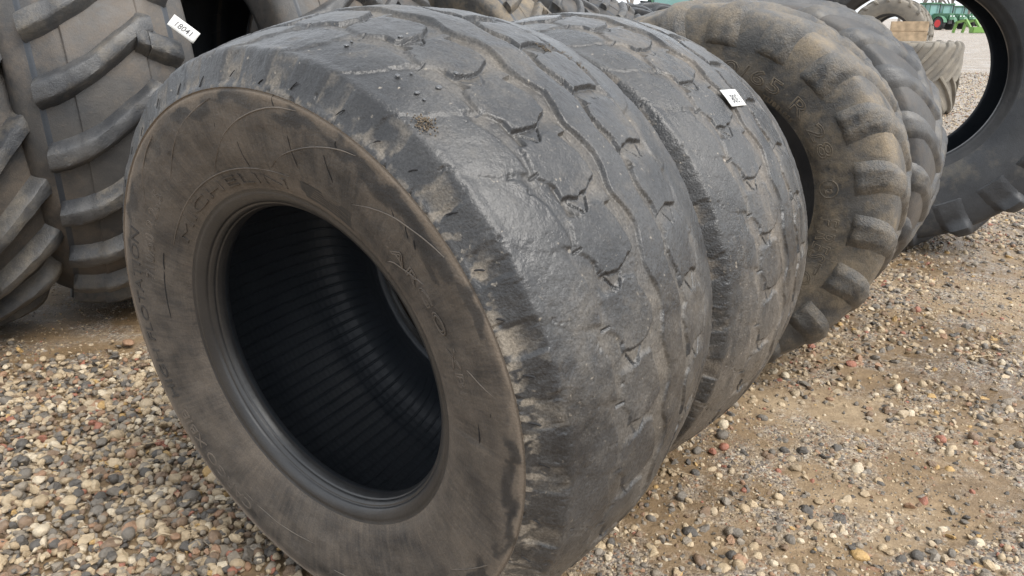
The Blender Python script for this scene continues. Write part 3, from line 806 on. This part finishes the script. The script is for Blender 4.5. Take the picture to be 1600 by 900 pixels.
# paper tags stuck on two of the tyres
def tag_mesh(th0, u0, ang, length, width, r, n=10):
    """paper patch wrapped on radius r; long axis turned by ang from +u towards -theta"""
    ca, sa = math.cos(R_(ang)), math.sin(R_(ang)); V = []
    def pt(a, b_, lift):
        uu = u0 + a * ca + b_ * sa; t = R_(th0) + (-a * sa + b_ * ca) / r
        q = r + lift + .0012 * math.sin(a * 60) * (abs(b_) / width)
        return (q * math.cos(t), uu, q * math.sin(t))
    for lift in (0.0012, 0.0):
        for i in range(n + 1):
            for j in range(5):
                V.append(pt((i / n - .5) * length, (j / 4 - .5) * width, lift))
    F = []; m = (n + 1) * 5
    for i in range(n):
        for j in range(4):
            q = i * 5 + j; F.append((q, q + 1, q + 6, q + 5)); F.append((m + q, m + q + 5, m + q + 6, m + q + 1))
    rim = [i * 5 for i in range(n + 1)] + [n * 5 + j for j in range(1, 5)] + [i * 5 + 4 for i in range(n - 1, -1, -1)] + [j for j in range(3, 0, -1)]
    for k in range(len(rim)):
        a, b_ = rim[k], rim[(k + 1) % len(rim)]; F.append((a, b_, m + b_, m + a))
    return mesh_from("paper_tag", V, F, M_PAPER), pt
def tag_ink(txt, pt, length, height, off=(0, 0), turn=0, shear=0.15):
    V, F = text_geo(txt, 1.0, shear=shear, bold=.014)
    x0, x1 = V[:, 0].min(), V[:, 0].max(); out = []
    for x, y, z in V:
        a = ((x - x0) / (x1 - x0) - .5) * length; b_ = (y / .7 - .5) * height
        if turn: a, b_ = -a, -b_
        if turn == 2: a, b_ = -b_, a
        out.append(pt(a + off[0], b_ + off[1], .0016))
    return mesh_from("handwriting", out, F, M_INK, False)
me, pt = tag_mesh(16.8, .604, 44, .108, .050, 1.003)
o = obj("paper_tag", me, L1, spin_m(1.0)); o["label"] = "white paper tag with handwritten number 18041"
obj("handwriting", tag_ink("18041", pt, .066, .023), o)
me, pt = tag_mesh(44.4, .336, 6, .086, .052, .6835)
o = obj("paper_tag", me, FT2, spin_m(R1)); o["label"] = "white paper tag with handwritten number"
obj("handwriting", tag_ink("1308", pt, .050, .026, (.006, -.004), 1), o)

M_DROP, nt, b = new_mat("water_drop"); b.inputs["Base Color"].default_value = (.08, .083, .088, 1); b.inputs["Roughness"].default_value = .16; b.inputs["IOR"].default_value = 1.4
def crown_r(u): return float(np.interp(u, prof_t[:, 0], prof_t[:, 1]))
bm = bmesh.new(); bmesh.ops.create_icosphere(bm, subdivisions=2, radius=1.0); DROP = bm_mesh0 = bpy.data.meshes.new("water_drop"); bm.to_mesh(DROP); bm.free(); DROP.materials.append(M_DROP); DROP.polygons.foreach_set("use_smooth", [True] * len(DROP.polygons))
for th, u, sc in ((64.6, .105, .0045), (63.9, .128, .0028), (60.2, .100, .004), (58.6, .098, .003), (59.4, .140, .0048), (72.5, .205, .0045), (60.6, .196, .0045), (75.6, .112, .004), (76.0, .128, .0028)):
    r = crown_r(u); t = R_(th)
    o = obj("water_drop", DROP, FT1, MID1 @ Matrix.Translation((r * math.cos(t), u, r * math.sin(t))) @ Matrix.Rotation(-t + R_(90), 4, 'Y') @ Matrix.Diagonal((sc, sc * random.uniform(.9, 1.8), sc * .55, 1)))
M_DIRT = plain("clinging_soil", (.11, .085, .058), .9, var=.6, scale=90)
def dirt(th, u, rad, n, seed, long_=1.0):
    g = np.random.default_rng(seed); bm = bmesh.new()
    for _ in range(n):
        q = g.normal(size=2) * rad * .5; t = R_(th) + q[0] * long_ / .67; uu = u + q[1]; r = crown_r(uu) + g.uniform(-.002, .003) * math.exp(-(q @ q) / rad ** 2)
        sz_ = g.uniform(.0006, .0018)
        res = bmesh.ops.create_icosphere(bm, subdivisions=1, radius=sz_)
        for v in res["verts"]: v.co = Vector((v.co.x * g.uniform(.6, 1.3), v.co.y * g.uniform(.6, 1.3), v.co.z * g.uniform(.6, 1.2))) + Vector((r * math.cos(t), uu, r * math.sin(t)))
    me = bpy.data.meshes.new("dirt_clump"); bm.to_mesh(me); bm.free(); me.materials.append(M_DIRT)
    o = obj("dirt_clump", me, FT1, MID1); o["kind"] = "stuff"
dirt(55.2, .064, .016, 150, 1, 1.2); dirt(58.5, .545, .018, 130, 2, 2.0); dirt(61.5, .49, .012, 80, 6, 1.6)

# ---- the rest of the back row
def depth_pt(px, depth, z):
    """ground-plan position seen at image column px at the given camera depth, for height z"""
    p = R_(19.7954)
    return ((px - 800) / 1174.9 * depth, (depth - (CAM_H - z) * math.sin(p)) / math.cos(p))
for kit, C, yaw, sc, sp, lab, mats in (
        (KIT_C, (-3.55, 4.95, 1.0), 22, 1.0, 5, "black tyre added deep in the gap between the two tyres at the left border, filling it with dark", None),  # added tyre, there to fill the left gap with dark
        (KIT_B, (-1.74, 4.46, 1.0), 41, 1.0, 3, "dark tyre with black open rim hole between the tall brown and foreground tyres", None),
        (KIT_C, (-1.42, 5.27, .90), 38, .90, 9, "grey lugged tyre whose lower tread shows just above the foreground tyre's crown", (M_LUG_B, M_CARC_B)),
        (KIT_B, (-.50, 5.70, .84), 36, .84, 1, "brownish lugged tyre rising above where the two wide tyres meet", (M_LUG_A, M_CARC_A)),
        (KIT_C, (.02, 6.40, .80), 34, .80, 4, "grey tyre with curved lugs behind the top of the second wide tyre", (M_LUG_B, M_CARC_B)),
        (KIT_B, (.52, 7.05, .77), 34, .77, 6, "smooth grey round-shouldered tyre, last large one above the second wide tyre", (M_LUG_B, M_CARC_B)),
        (KIT_S, (1.02, 8.2, .74), 30, .98, 2, "small dark lugged tyre far back, left one of two beside the clay dusted tyre's top", (M_LUG_C, M_CARC_C)),
        (KIT_S, (1.55, 9.4, .75), 30, 1.0, 7, "small dark lugged tyre far back, right one of two beside the clay dusted tyre's top", (M_LUG_C, M_CARC_C))):
    ag_tyre(kit, "farm_tyre", lab, "tyre", C, yaw, 0, ROW2, spin=sp, scale=sc, mats=mats)

# ================================================================== yard seen through the tall tyre
x_, y_ = depth_pt(1384, 18.0, .92)
ag_tyre(KIT_G, "farm_tyre", "pale grey tyre standing upright in the yard behind the wooden crate", "tyre", (x_, y_, .90), 29, 0, "pale tyres in the yard", spin=5, scale=.93)
x_, y_ = depth_pt(1390, 18.6, .92)
ag_tyre(KIT_G, "farm_tyre", "pale grey tyre hidden behind the upright pale tyre, filling its hole with shade", "tyre", (x_ + .16, y_ + .12, .90), 29, 0, "pale tyres in the yard", spin=1, scale=.9)
fx, fy = depth_pt(1423, 11.2, .5)
KIT_F = ag_meshes(.64, .33, .98, 18, .040, (M_LUG_G, M_CARC_G, M_BEAD), wc=.090, wsd=.10, ang=(44, 30), down=.03, seg=100, flank=.30)
r = ag_tyre(KIT_F, "farm_tyre", "wide pale muddy tyre lying flat with the wooden crate on top", "tyre", (0, 0, 0), 0, 0, "pale tyres in the yard", spin=15)
r.rotation_euler = (R_(90), 0, R_(35)); r.location = (fx, fy, .012)
for c in r.children:
    c.matrix_basis = Matrix.Translation((0, 0, -KIT_F["R"])) @ c.matrix_basis
M_WOOD = plain("weathered_wood", (.42, .31, .20), .8, var=.3, scale=14)
def box(bm, x0, x1, y0, y1, z0, z1, bev=0.0):
    r = bmesh.ops.create_cube(bm, size=1.0)
    for v in r["verts"]:
        v.co = Vector(((v.co.x + .5) * (x1 - x0) + x0, (v.co.y + .5) * (y1 - y0) + y0, (v.co.z + .5) * (z1 - z0) + z0))
    if bev:
        ed = list({e for v in r["verts"] for e in v.link_edges})
        bmesh.ops.bevel(bm, geom=ed, offset=bev, segments=2, affect='EDGES')
def bm_mesh(name, bm, mat, smooth_=False, sharp=None):
    me = bpy.data.meshes.new(name); bm.to_mesh(me); bm.free(); me.materials.append(mat)
    if smooth_: me.polygons.foreach_set("use_smooth", np.full(len(me.polygons), True))
    if sharp: me.set_sharp_from_angle(angle=R_(sharp))
    return me
cr_root = thing("wooden_crate", "small pale wooden board crate sitting on top of the flat muddy tyre", "crate", (fx - .20, fy - .10, 1.008), rot=(0, 0, R_(-24)))
for k in range(2):
    for (x0, x1, y0, y1) in ((-.24, .24, -.20, -.178), (-.24, .24, .178, .20), (-.24, -.218, -.176, .176), (.218, .24, -.176, .176)):
        bm = bmesh.new(); box(bm, x0, x1, y0, y1, .135 * k + .002, .135 * k + .132, .003); obj("board", bm_mesh("board", bm, M_WOOD), cr_root)

# ---- tractors
M_GREEN = plain("tractor_green_paint", (.06, .16, .09), .4, var=.1, scale=2)
M_RED = plain("red_wheel_paint", (.55, .03, .035), .4, var=.1, scale=2)
M_GLASS = plain("cab_glass", (.16, .30, .28), .12, var=.1, scale=2)
M_TBLK = plain("machine_black", (.03, .03, .032), .6, var=.1)
M_TLIME = plain("lime_green_paint", (.13, .26, .05), .45, var=.1, scale=2)
def cyl(bm, c, r, w, seg=24, axis='X', r2=None):
    res = bmesh.ops.create_cone(bm, cap_ends=True, segments=seg, radius1=r, radius2=r if r2 is None else r2, depth=w)
    M = Matrix.Translation(c) @ (Matrix.Rotation(R_(90), 4, 'Y') if axis == 'X' else Matrix())
    bmesh.ops.transform(bm, matrix=M, verts=res["verts"])
def tractor(label, loc, rz):
    """front faces -Y"""
    t = thing("tractor", label, "tractor", loc, "tractors parked across the yard", (0, 0, R_(rz)))
    bm = bmesh.new(); box(bm, -.42, .42, -2.55, -.2, 1.0, 1.75, .12); box(bm, -.36, .36, -2.62, -2.50, 1.05, 1.6, .04); obj("bonnet", bm_mesh("bonnet", bm, M_GREEN, True, 40), t)
    bm = bmesh.new(); box(bm, -.33, .33, -2.5, 1.2, .62, .998, .05); obj("chassis", bm_mesh("chassis", bm, M_TBLK), t)
    bm = bmesh.new(); box(bm, -.72, .72, -.15, 1.25, 1.3, 2.72, .06); g = obj("cab_glass", bm_mesh("cab_glass", bm, M_GLASS), t)
    bm = bmesh.new()
    for x in (-.74, .74):
        for y in (-.16, .55, 1.26): box(bm, x - .035, x + .035, y - .035, y + .035, 1.3, 2.72, .01)
    box(bm, -.78, .78, -.2, 1.3, 1.18, 1.298, .03); obj("cab_frame", bm_mesh("cab_frame", bm, M_GREEN), t)
    bm = bmesh.new(); box(bm, -.85, .85, -.35, 1.4, 2.722, 2.90, .07); obj("cab_roof", bm_mesh("cab_roof", bm, M_GREEN, True, 40), t)
    bm = bmesh.new(); cyl(bm, (.52, -.35, 2.1), .06, 1.3, 12, 'Z'); obj("exhaust", bm_mesh("exhaust", bm, M_TBLK), t)
    for sx in (-1, 1):
        for (y, r, w, x) in ((-1.75, .68, .50, .78), (.75, .95, .62, .86)):
            bm = bmesh.new(); cyl(bm, (sx * x, y, r), r, w, 28)
            es = [e for e in bm.edges if e.calc_face_angle(0) > 1]; bmesh.ops.bevel(bm, geom=es, offset=.07, segments=2, affect='EDGES')
            for k in range(16):
                a = k / 16 * 2 * math.pi
                for s2 in (-1, 1):
                    res = bmesh.ops.create_cube(bm, size=1)
                    bmesh.ops.transform(bm, matrix=Matrix.Translation((sx * x, y, r)) @ Matrix.Rotation(a + s2 * .1, 4, 'X') @ Matrix.Translation((s2 * w * .24, 0, r)) @ Matrix.Rotation(s2 * .6, 4, 'Z') @ Matrix.Diagonal((w * .5, .06, .06, 1)), verts=res["verts"])
            wh = obj("wheel", bm_mesh("wheel", bm, M_TBLK), t)
            bm = bmesh.new(); cyl(bm, (sx * (x + w * .30), y, r), r * .60, w * .44, 20, 'X'); obj("rim", bm_mesh("rim", bm, M_RED), wh)
            bm = bmesh.new()
            for a in np.linspace(R_(20), R_(160), 8):
                res = bmesh.ops.create_cube(bm, size=1)
                bmesh.ops.transform(bm, matrix=Matrix.Translation((sx * x, y + math.cos(a) * (r + .1), r + math.sin(a) * (r + .1))) @ Matrix.Rotation(a + R_(90), 4, 'X') @ Matrix.Diagonal((w, r * .45, .04, 1)), verts=res["verts"])
            obj("mudguard", bm_mesh("mudguard", bm, M_GREEN), t)
        bm = bmesh.new(); box(bm, sx * .22 - .09, sx * .22 + .09, -2.64, -2.622, 1.40, 1.52, .01); obj("headlight", bm_mesh("headlight", bm, plain("lamp_glass", (.8, .82, .84), .1, var=.02)), t)
    return t
x_, y_ = depth_pt(1456, 86, 1); TR = tractor("green tractor with bright red wheels beside the pale standing tyre", (x_, y_, 0), 20)
for px, d, rz, lab in ((1477, 92, 12, "second green tractor from the pale standing tyre, dark front wheels"), (1496, 108, 10, "small distant green tractor right of the two larger ones"), (1509, 122, 6, "most distant green tractor, nearest the black tyre's rim"),
                       (1041, 30, 176, "green tractor cab above the left shoulder of the clay dusted tyre"), (905, 34, 190, "green tractor above the small dark lugged tyres")):
    x_, y_ = depth_pt(px, d, 1.0)
    copy_thing(TR, lab, (x_, y_, 0), (0, 0, R_(rz)), skip=('mudguard',) if d < 50 else ())
x_, y_ = depth_pt(1515, 66, .5)
ld = thing("loader_frame", "lime green implement frame parked low in the yard", "implement", (x_, y_, 0), rot=(0, 0, R_(15)))
for sx in (-.5, .5):
    bm = bmesh.new()
    for (ya, za, yb, zb) in ((-.9, .15, 0, 1.1), (0, 1.1, 1.0, .9), (1.0, .9, 1.2, .1)):
        v = Vector((0, yb - ya, zb - za)); res = bmesh.ops.create_cube(bm, size=1)
        bmesh.ops.transform(bm, matrix=Matrix.Translation((sx, (ya + yb) / 2, (za + zb) / 2)) @ Matrix.Rotation(math.atan2(v.z, v.y), 4, 'X') @ Matrix.Diagonal((.16, v.length + .12, .2, 1)), verts=res["verts"])
    obj("arm", bm_mesh("arm", bm, M_TLIME), ld)
bm = bmesh.new(); box(bm, -.9, .9, -1.35, -.85, .05, .55, .05); obj("bucket", bm_mesh("bucket", bm, M_TLIME), ld)

# ---- bare winter trees beyond the yard
M_BARK = plain("grey_bark", (.20, .18, .16), .9)
def bare_tree(seed, h):
    r_ = random.Random(seed); tr = bmesh.new(); cr = bmesh.new()
    def limb(bm, p, d, ln, rad, lvl):
        q = p + d * ln
        z = d.to_track_quat('Z', 'Y').to_matrix().to_4x4()
        res = bmesh.ops.create_cone(bm, cap_ends=False, segments=5 if lvl < 2 else 3, radius1=rad, radius2=rad * .65, depth=ln)
        bmesh.ops.transform(bm, matrix=Matrix.Translation((p + q) / 2) @ z, verts=res["verts"])
        if lvl < 5:
            for k in range(3 if lvl else 5):
                dd = (d + Vector((r_.uniform(-1, 1), r_.uniform(-1, 1), r_.uniform(-.2, .7))) * (.75)).normalized()
                limb(cr, p + d * ln * r_.uniform(.55, 1), dd, ln * r_.uniform(.55, .8), rad * .55, lvl + 1)
    limb(tr, Vector((0, 0, -.1)), Vector((0, 0, 1)), h * .28, h * .022, 0)
    return bm_mesh("trunk", tr, M_BARK), bm_mesh("crown", cr, M_BARK)
tm = [bare_tree(k, 11 + k) for k in range(3)]
for k, (px, d, lab) in enumerate(((1438, 120, "bare winter tree behind the pale standing tyre"), (1462, 105, "bare winter tree behind the nearest red-wheeled tractor"), (1486, 125, "bare winter tree behind the small distant tractor"), (1512, 112, "bare winter tree nearest the black tyre's rim"),
                                  (1545, 118, "bare winter tree hidden partly by the black tyre"), (1405, 128, "bare winter tree above the wooden crate"), (985, 95, "bare winter tree between the two nearer tractors"))):
    x_, y_ = depth_pt(px, d, 1.0)
    t = thing("bare_tree", lab, "tree", (x_, y_, 0), "bare trees along the yard edge", (0, 0, k * 1.3))
    a, c_ = tm[k % 3]; obj("trunk", a, t); obj("crown", c_, t)

# ================================================================== stones
M_ST, nt, b = new_mat("gravel_stone")
oi = N(nt, "ShaderNodeObjectInfo")
pal = ramp(nt, [(0.0, (0.146, 0.127, 0.104)), (.13, (0.346, 0.262, 0.164)), (.27, (0.231, 0.194, 0.149)), (.40, (0.438, 0.342, 0.221)), (.51, (0.182, 0.123, 0.078)), (.61, (0.285, 0.171, 0.103)), (.66, (0.085, 0.076, 0.066)), (.75, (0.377, 0.298, 0.200)), (.86, (0.522, 0.438, 0.318)), (.925, (0.413, 0.267, 0.108)), (.945, (0.285, 0.120, 0.077)), (.965, (0.249, 0.216, 0.175))], 'CONSTANT')
nt.links.new(oi.outputs["Random"], pal.inputs[0])
tc = N(nt, "ShaderNodeTexCoord"); n1 = N(nt, "ShaderNodeTexNoise"); n1.noise_dimensions = '4D'; n1.inputs["Scale"].default_value = 2.2; n1.inputs["Detail"].default_value = 6; n1.inputs["Roughness"].default_value = .7
nt.links.new(tc.outputs["Object"], n1.inputs["Vector"]); nt.links.new(math_(nt, 'MULTIPLY', oi.outputs["Random"], 97.0), n1.inputs["W"])
hv = N(nt, "ShaderNodeHueSaturation"); nt.links.new(math_(nt, 'ADD', math_(nt, 'MULTIPLY', n1.outputs["Fac"], 1.3), .38), hv.inputs["Value"]); nt.links.new(pal.outputs[0], hv.inputs["Color"])
nt.links.new(hv.outputs[0], b.inputs["Base Color"]); b.inputs["Roughness"].default_value = .42
bp = N(nt, "ShaderNodeBump"); bp.inputs["Strength"].default_value = .4; bp.inputs["Distance"].default_value = .1; nt.links.new(n1.outputs["Fac"], bp.inputs["Height"]); nt.links.new(bp.outputs[0], b.inputs["Normal"])

def stone_mesh(seed):
    """unit-radius pebble: hull of scattered points"""
    g = np.random.default_rng(seed); bm = bmesh.new()
    n = int(g.integers(11, 19)); ax = np.array([1.0, g.uniform(.62, .95), g.uniform(.42, .75)])
    P = g.normal(size=(n, 3)); P /= np.linalg.norm(P, axis=1)[:, None]
    P = P * ax * g.uniform(.86, 1.0, (n, 1))
    for p in P: bm.verts.new(p)
    r = bmesh.ops.convex_hull(bm, input=bm.verts)
    bmesh.ops.delete(bm, geom=[e for e in r["geom_interior"] if isinstance(e, bmesh.types.BMVert)], context='VERTS')
    if seed % 3:
        bmesh.ops.subdivide_edges(bm, edges=bm.edges[:], cuts=1, use_grid_fill=True, smooth=.55) if seed % 3 == 1 else bmesh.ops.bevel(bm, geom=bm.edges[:], offset=.10, segments=1, affect='EDGES')
    bmesh.ops.triangulate(bm, faces=bm.faces[:])
    return bm_mesh("stone", bm, M_ST, seed % 3 == 1)
STONES = [stone_mesh(k) for k in range(15)]
src = bpy.data.collections.new("stone_shapes")
for k, me in enumerate(STONES):
    src.objects.link(bpy.data.objects.new("stone_shape_%02d" % k, me))

def scatter(n, x0, x1, y0, y1, dens, s_med, s_sig, smin, smax):
    x = rng.uniform(x0, x1, n); y = rng.uniform(y0, y1, n)
    k = rng.random(n) < dens(x, y); x, y = x[k], y[k]
    s = np.clip(np.exp(rng.normal(math.log(s_med), s_sig, len(x))), smin, smax)
    return np.stack([x, y, s], 1)
def clump(x, y, f=2.2, a=31.): return fbm(x * f + a, y * f + a * 1.7, 4)
# left gravel bed
def d_left(x, y):
    edge = 2.72 + .35 * (fbm(x * 1.7 + 5, y * 1.7 + 8, 3) - .45) - .10 * (x + 1.5)
    return smooth(edge + .32, edge - .12, y) * smooth(.45, -.05, x + .9 - .45 * y + .35)  * 1.0 + .0
parts_ = []
def leftside(x, y):      # left of the foreground tyre's ground line
    return smooth(.10, -.25, x + .45 - (1.55 - y) * .35)
parts_.append(scatter(30000, -3.2, .3, 1.15, 3.2, lambda x, y: smooth(2.95, 2.50, y + .5 * (clump(x, y, 1.6) - .45)) * leftside(x, y), .0140, .33, .005, .030))
parts_.append(scatter(9000, -4.2, -.2, 2.4, 4.6, lambda x, y: smooth(.36, .62, clump(x, y, 1.5)) * .9, .0085, .45, .003, .022))
parts_.append(scatter(30000, -4.0, .2, 2.0, 4.6, lambda x, y: .7 * smooth(.3, .6, clump(x, y, 2.6, 11)), .0040, .35, .0018, .008))
# right side: sand with strewn stones, denser beside the tyres and at the lower edge
def near_line(x, y):     # distance to the right of the row of tyres
    return (x - .30) * .81 - (y - 1.9) * .58
def d_right(x, y):
    q = near_line(x, y)
    return smooth(-.36, -.20, q) * np.clip(.20 + .95 * smooth(.24, -.02, q) + 1.0 * smooth(.44, .62, clump(x, y, 1.9)) + .5 * smooth(1.95, 1.6, y), 0, 1)
parts_.append(scatter(46000, -.5, 5.0, 1.25, 6.0, lambda x, y: d_right(x, y) * 1.5, .0104, .46, .004, .026))
parts_.append(scatter(90000, -.5, 4.5, 1.25, 5.0, lambda x, y: .9 * smooth(.30, .60, clump(x, y, 3.3, 77)), .0038, .38, .0016, .008))
# gravel further off
parts_.append(scatter(30000, 2.2, 8.5, 3.9, 9.0, lambda x, y: smooth(-.2, .7, (x - 2.9) * .5 + (y - 4.6) * .5) * .95, .013, .30, .006, .024))
parts_.append(scatter(24000, 4.2, 13, 8.0, 20.0, lambda x, y: 0 * x + 1, .017, .3, .008, .03))
parts_.append(scatter(5000, -6, 3, 4.4, 9.0, lambda x, y: 0 * x + .8, .014, .3, .006, .025))
S = np.vstack(parts_)
n_left = len(parts_[0])
sz = S[:, 2]
zc = ground_z(S[:, 0], S[:, 1]) + sz * rng.uniform(-.12, .42, len(S))
zc[n_left:] -= sz[n_left:] * .10
zc[:n_left] += rng.uniform(0, .013, n_left)
POS = np.stack([S[:, 0], S[:, 1], zc], 1)
ROT = np.stack([rng.normal(0, .35, len(S)), rng.normal(0, .35, len(S)), rng.uniform(0, 6.28, len(S))], 1)
IDX = rng.integers(0, len(STONES), len(S))
# keep the tyres' hollow insides and footprints free of stones
def in_tyre(P, C, yaw, W, R):
    ax, e1, e2 = axes(yaw, 0)
    d = P - np.array([C[0], C[1], R]); u = d @ ax
    return (u > -.02) & (u < W + .02) & (np.hypot(d @ e1, d[:, 2]) < R + .004)
bad = in_tyre(POS, (-.4473, 1.3783), 34.86, W1, R1) | in_tyre(POS, (-.02, 1.945), 35.9, W1, R1) | in_tyre(POS, (.665, 2.715), 28, .6, .705) | in_tyre(POS, (1.034, 3.286), 35.8, .6, .705) | in_tyre(POS, (2.236, 4.377), 20, .6, 1.0) | in_tyre(POS, (-2.285, 3.48), 55.5, .66, 1.0)
keep = ~bad
POS, ROT, IDX, sz = POS[keep], ROT[keep], IDX[keep], sz[keep]
# which stones show largest
pch = R_(19.7954); F_ = 1174.9
dep_ = POS[:, 1] * math.cos(pch) + (CAM_H - POS[:, 2]) * math.sin(pch)
up_ = POS[:, 1] * math.sin(pch) - (CAM_H - POS[:, 2]) * math.cos(pch)
px = 800 + F_ * POS[:, 0] / dep_; py = 450 - F_ * up_ / dep_
hidden = ((px > 300) & (px < 960) & (py < 890) & ((px - 300) * .9 + 640 > py) & (py < 900 - (px - 860) * 1.0) )
vis = (px > 6) & (px < 1594) & (py > 300) & (py < 893) & (~hidden | (px < 190) | (py > 900 - (px - 900) * .95))
score = np.where(vis, sz / dep_, 0)
top = np.argsort(-score)[:300]
for i in top:
    o = bpy.data.objects.new("stone", STONES[IDX[i]]); COL.objects.link(o); o.parent = ground
    o.location = POS[i]; o.rotation_euler = ROT[i]; o.scale = (float(sz[i]),) * 3
rest = np.ones(len(POS), bool); rest[top] = False
POS, ROT, IDX, sz = POS[rest], ROT[rest], IDX[rest], sz[rest]
pm = bpy.data.meshes.new("gravel"); pm.vertices.add(len(POS)); pm.vertices.foreach_set("co", POS.astype(np.float32).ravel())
for nm, ty, arr in (("rot", 'FLOAT_VECTOR', ROT), ("scl", 'FLOAT', sz), ("pick", 'INT', IDX)):
    a_ = pm.attributes.new(nm, ty, 'POINT'); a_.data.foreach_set("vector" if ty == 'FLOAT_VECTOR' else "value", np.ascontiguousarray(arr, np.int32 if ty == 'INT' else np.float32).ravel())
pm.materials.append(M_ST)
gv = obj("gravel", pm, ground); gv["kind"] = "stuff"
ng = bpy.data.node_groups.new("gravel_nodes", 'GeometryNodeTree')
ng.interface.new_socket("Geometry", in_out='INPUT', socket_type='NodeSocketGeometry'); ng.interface.new_socket("Geometry", in_out='OUTPUT', socket_type='NodeSocketGeometry')
gi, go = ng.nodes.new("NodeGroupInput"), ng.nodes.new("NodeGroupOutput")
ci = ng.nodes.new("GeometryNodeCollectionInfo"); ci.inputs["Collection"].default_value = src; ci.inputs["Separate Children"].default_value = True; ci.inputs["Reset Children"].default_value = True
ip = ng.nodes.new("GeometryNodeInstanceOnPoints"); ip.inputs["Pick Instance"].default_value = True
def named(nm, ty):
    n = ng.nodes.new("GeometryNodeInputNamedAttribute"); n.data_type = ty; n.inputs["Name"].default_value = nm; return n.outputs["Attribute"]
ng.links.new(gi.outputs[0], ip.inputs["Points"]); ng.links.new(ci.outputs[0], ip.inputs["Instance"])
ng.links.new(named("pick", 'INT'), ip.inputs["Instance Index"]); ng.links.new(named("rot", 'FLOAT_VECTOR'), ip.inputs["Rotation"]); ng.links.new(named("scl", 'FLOAT'), ip.inputs["Scale"])
ng.links.new(ip.outputs[0], go.inputs[0])
md = gv.modifiers.new("gravel", 'NODES'); md.node_group = ng
print("stones", len(S), "kept", len(POS))
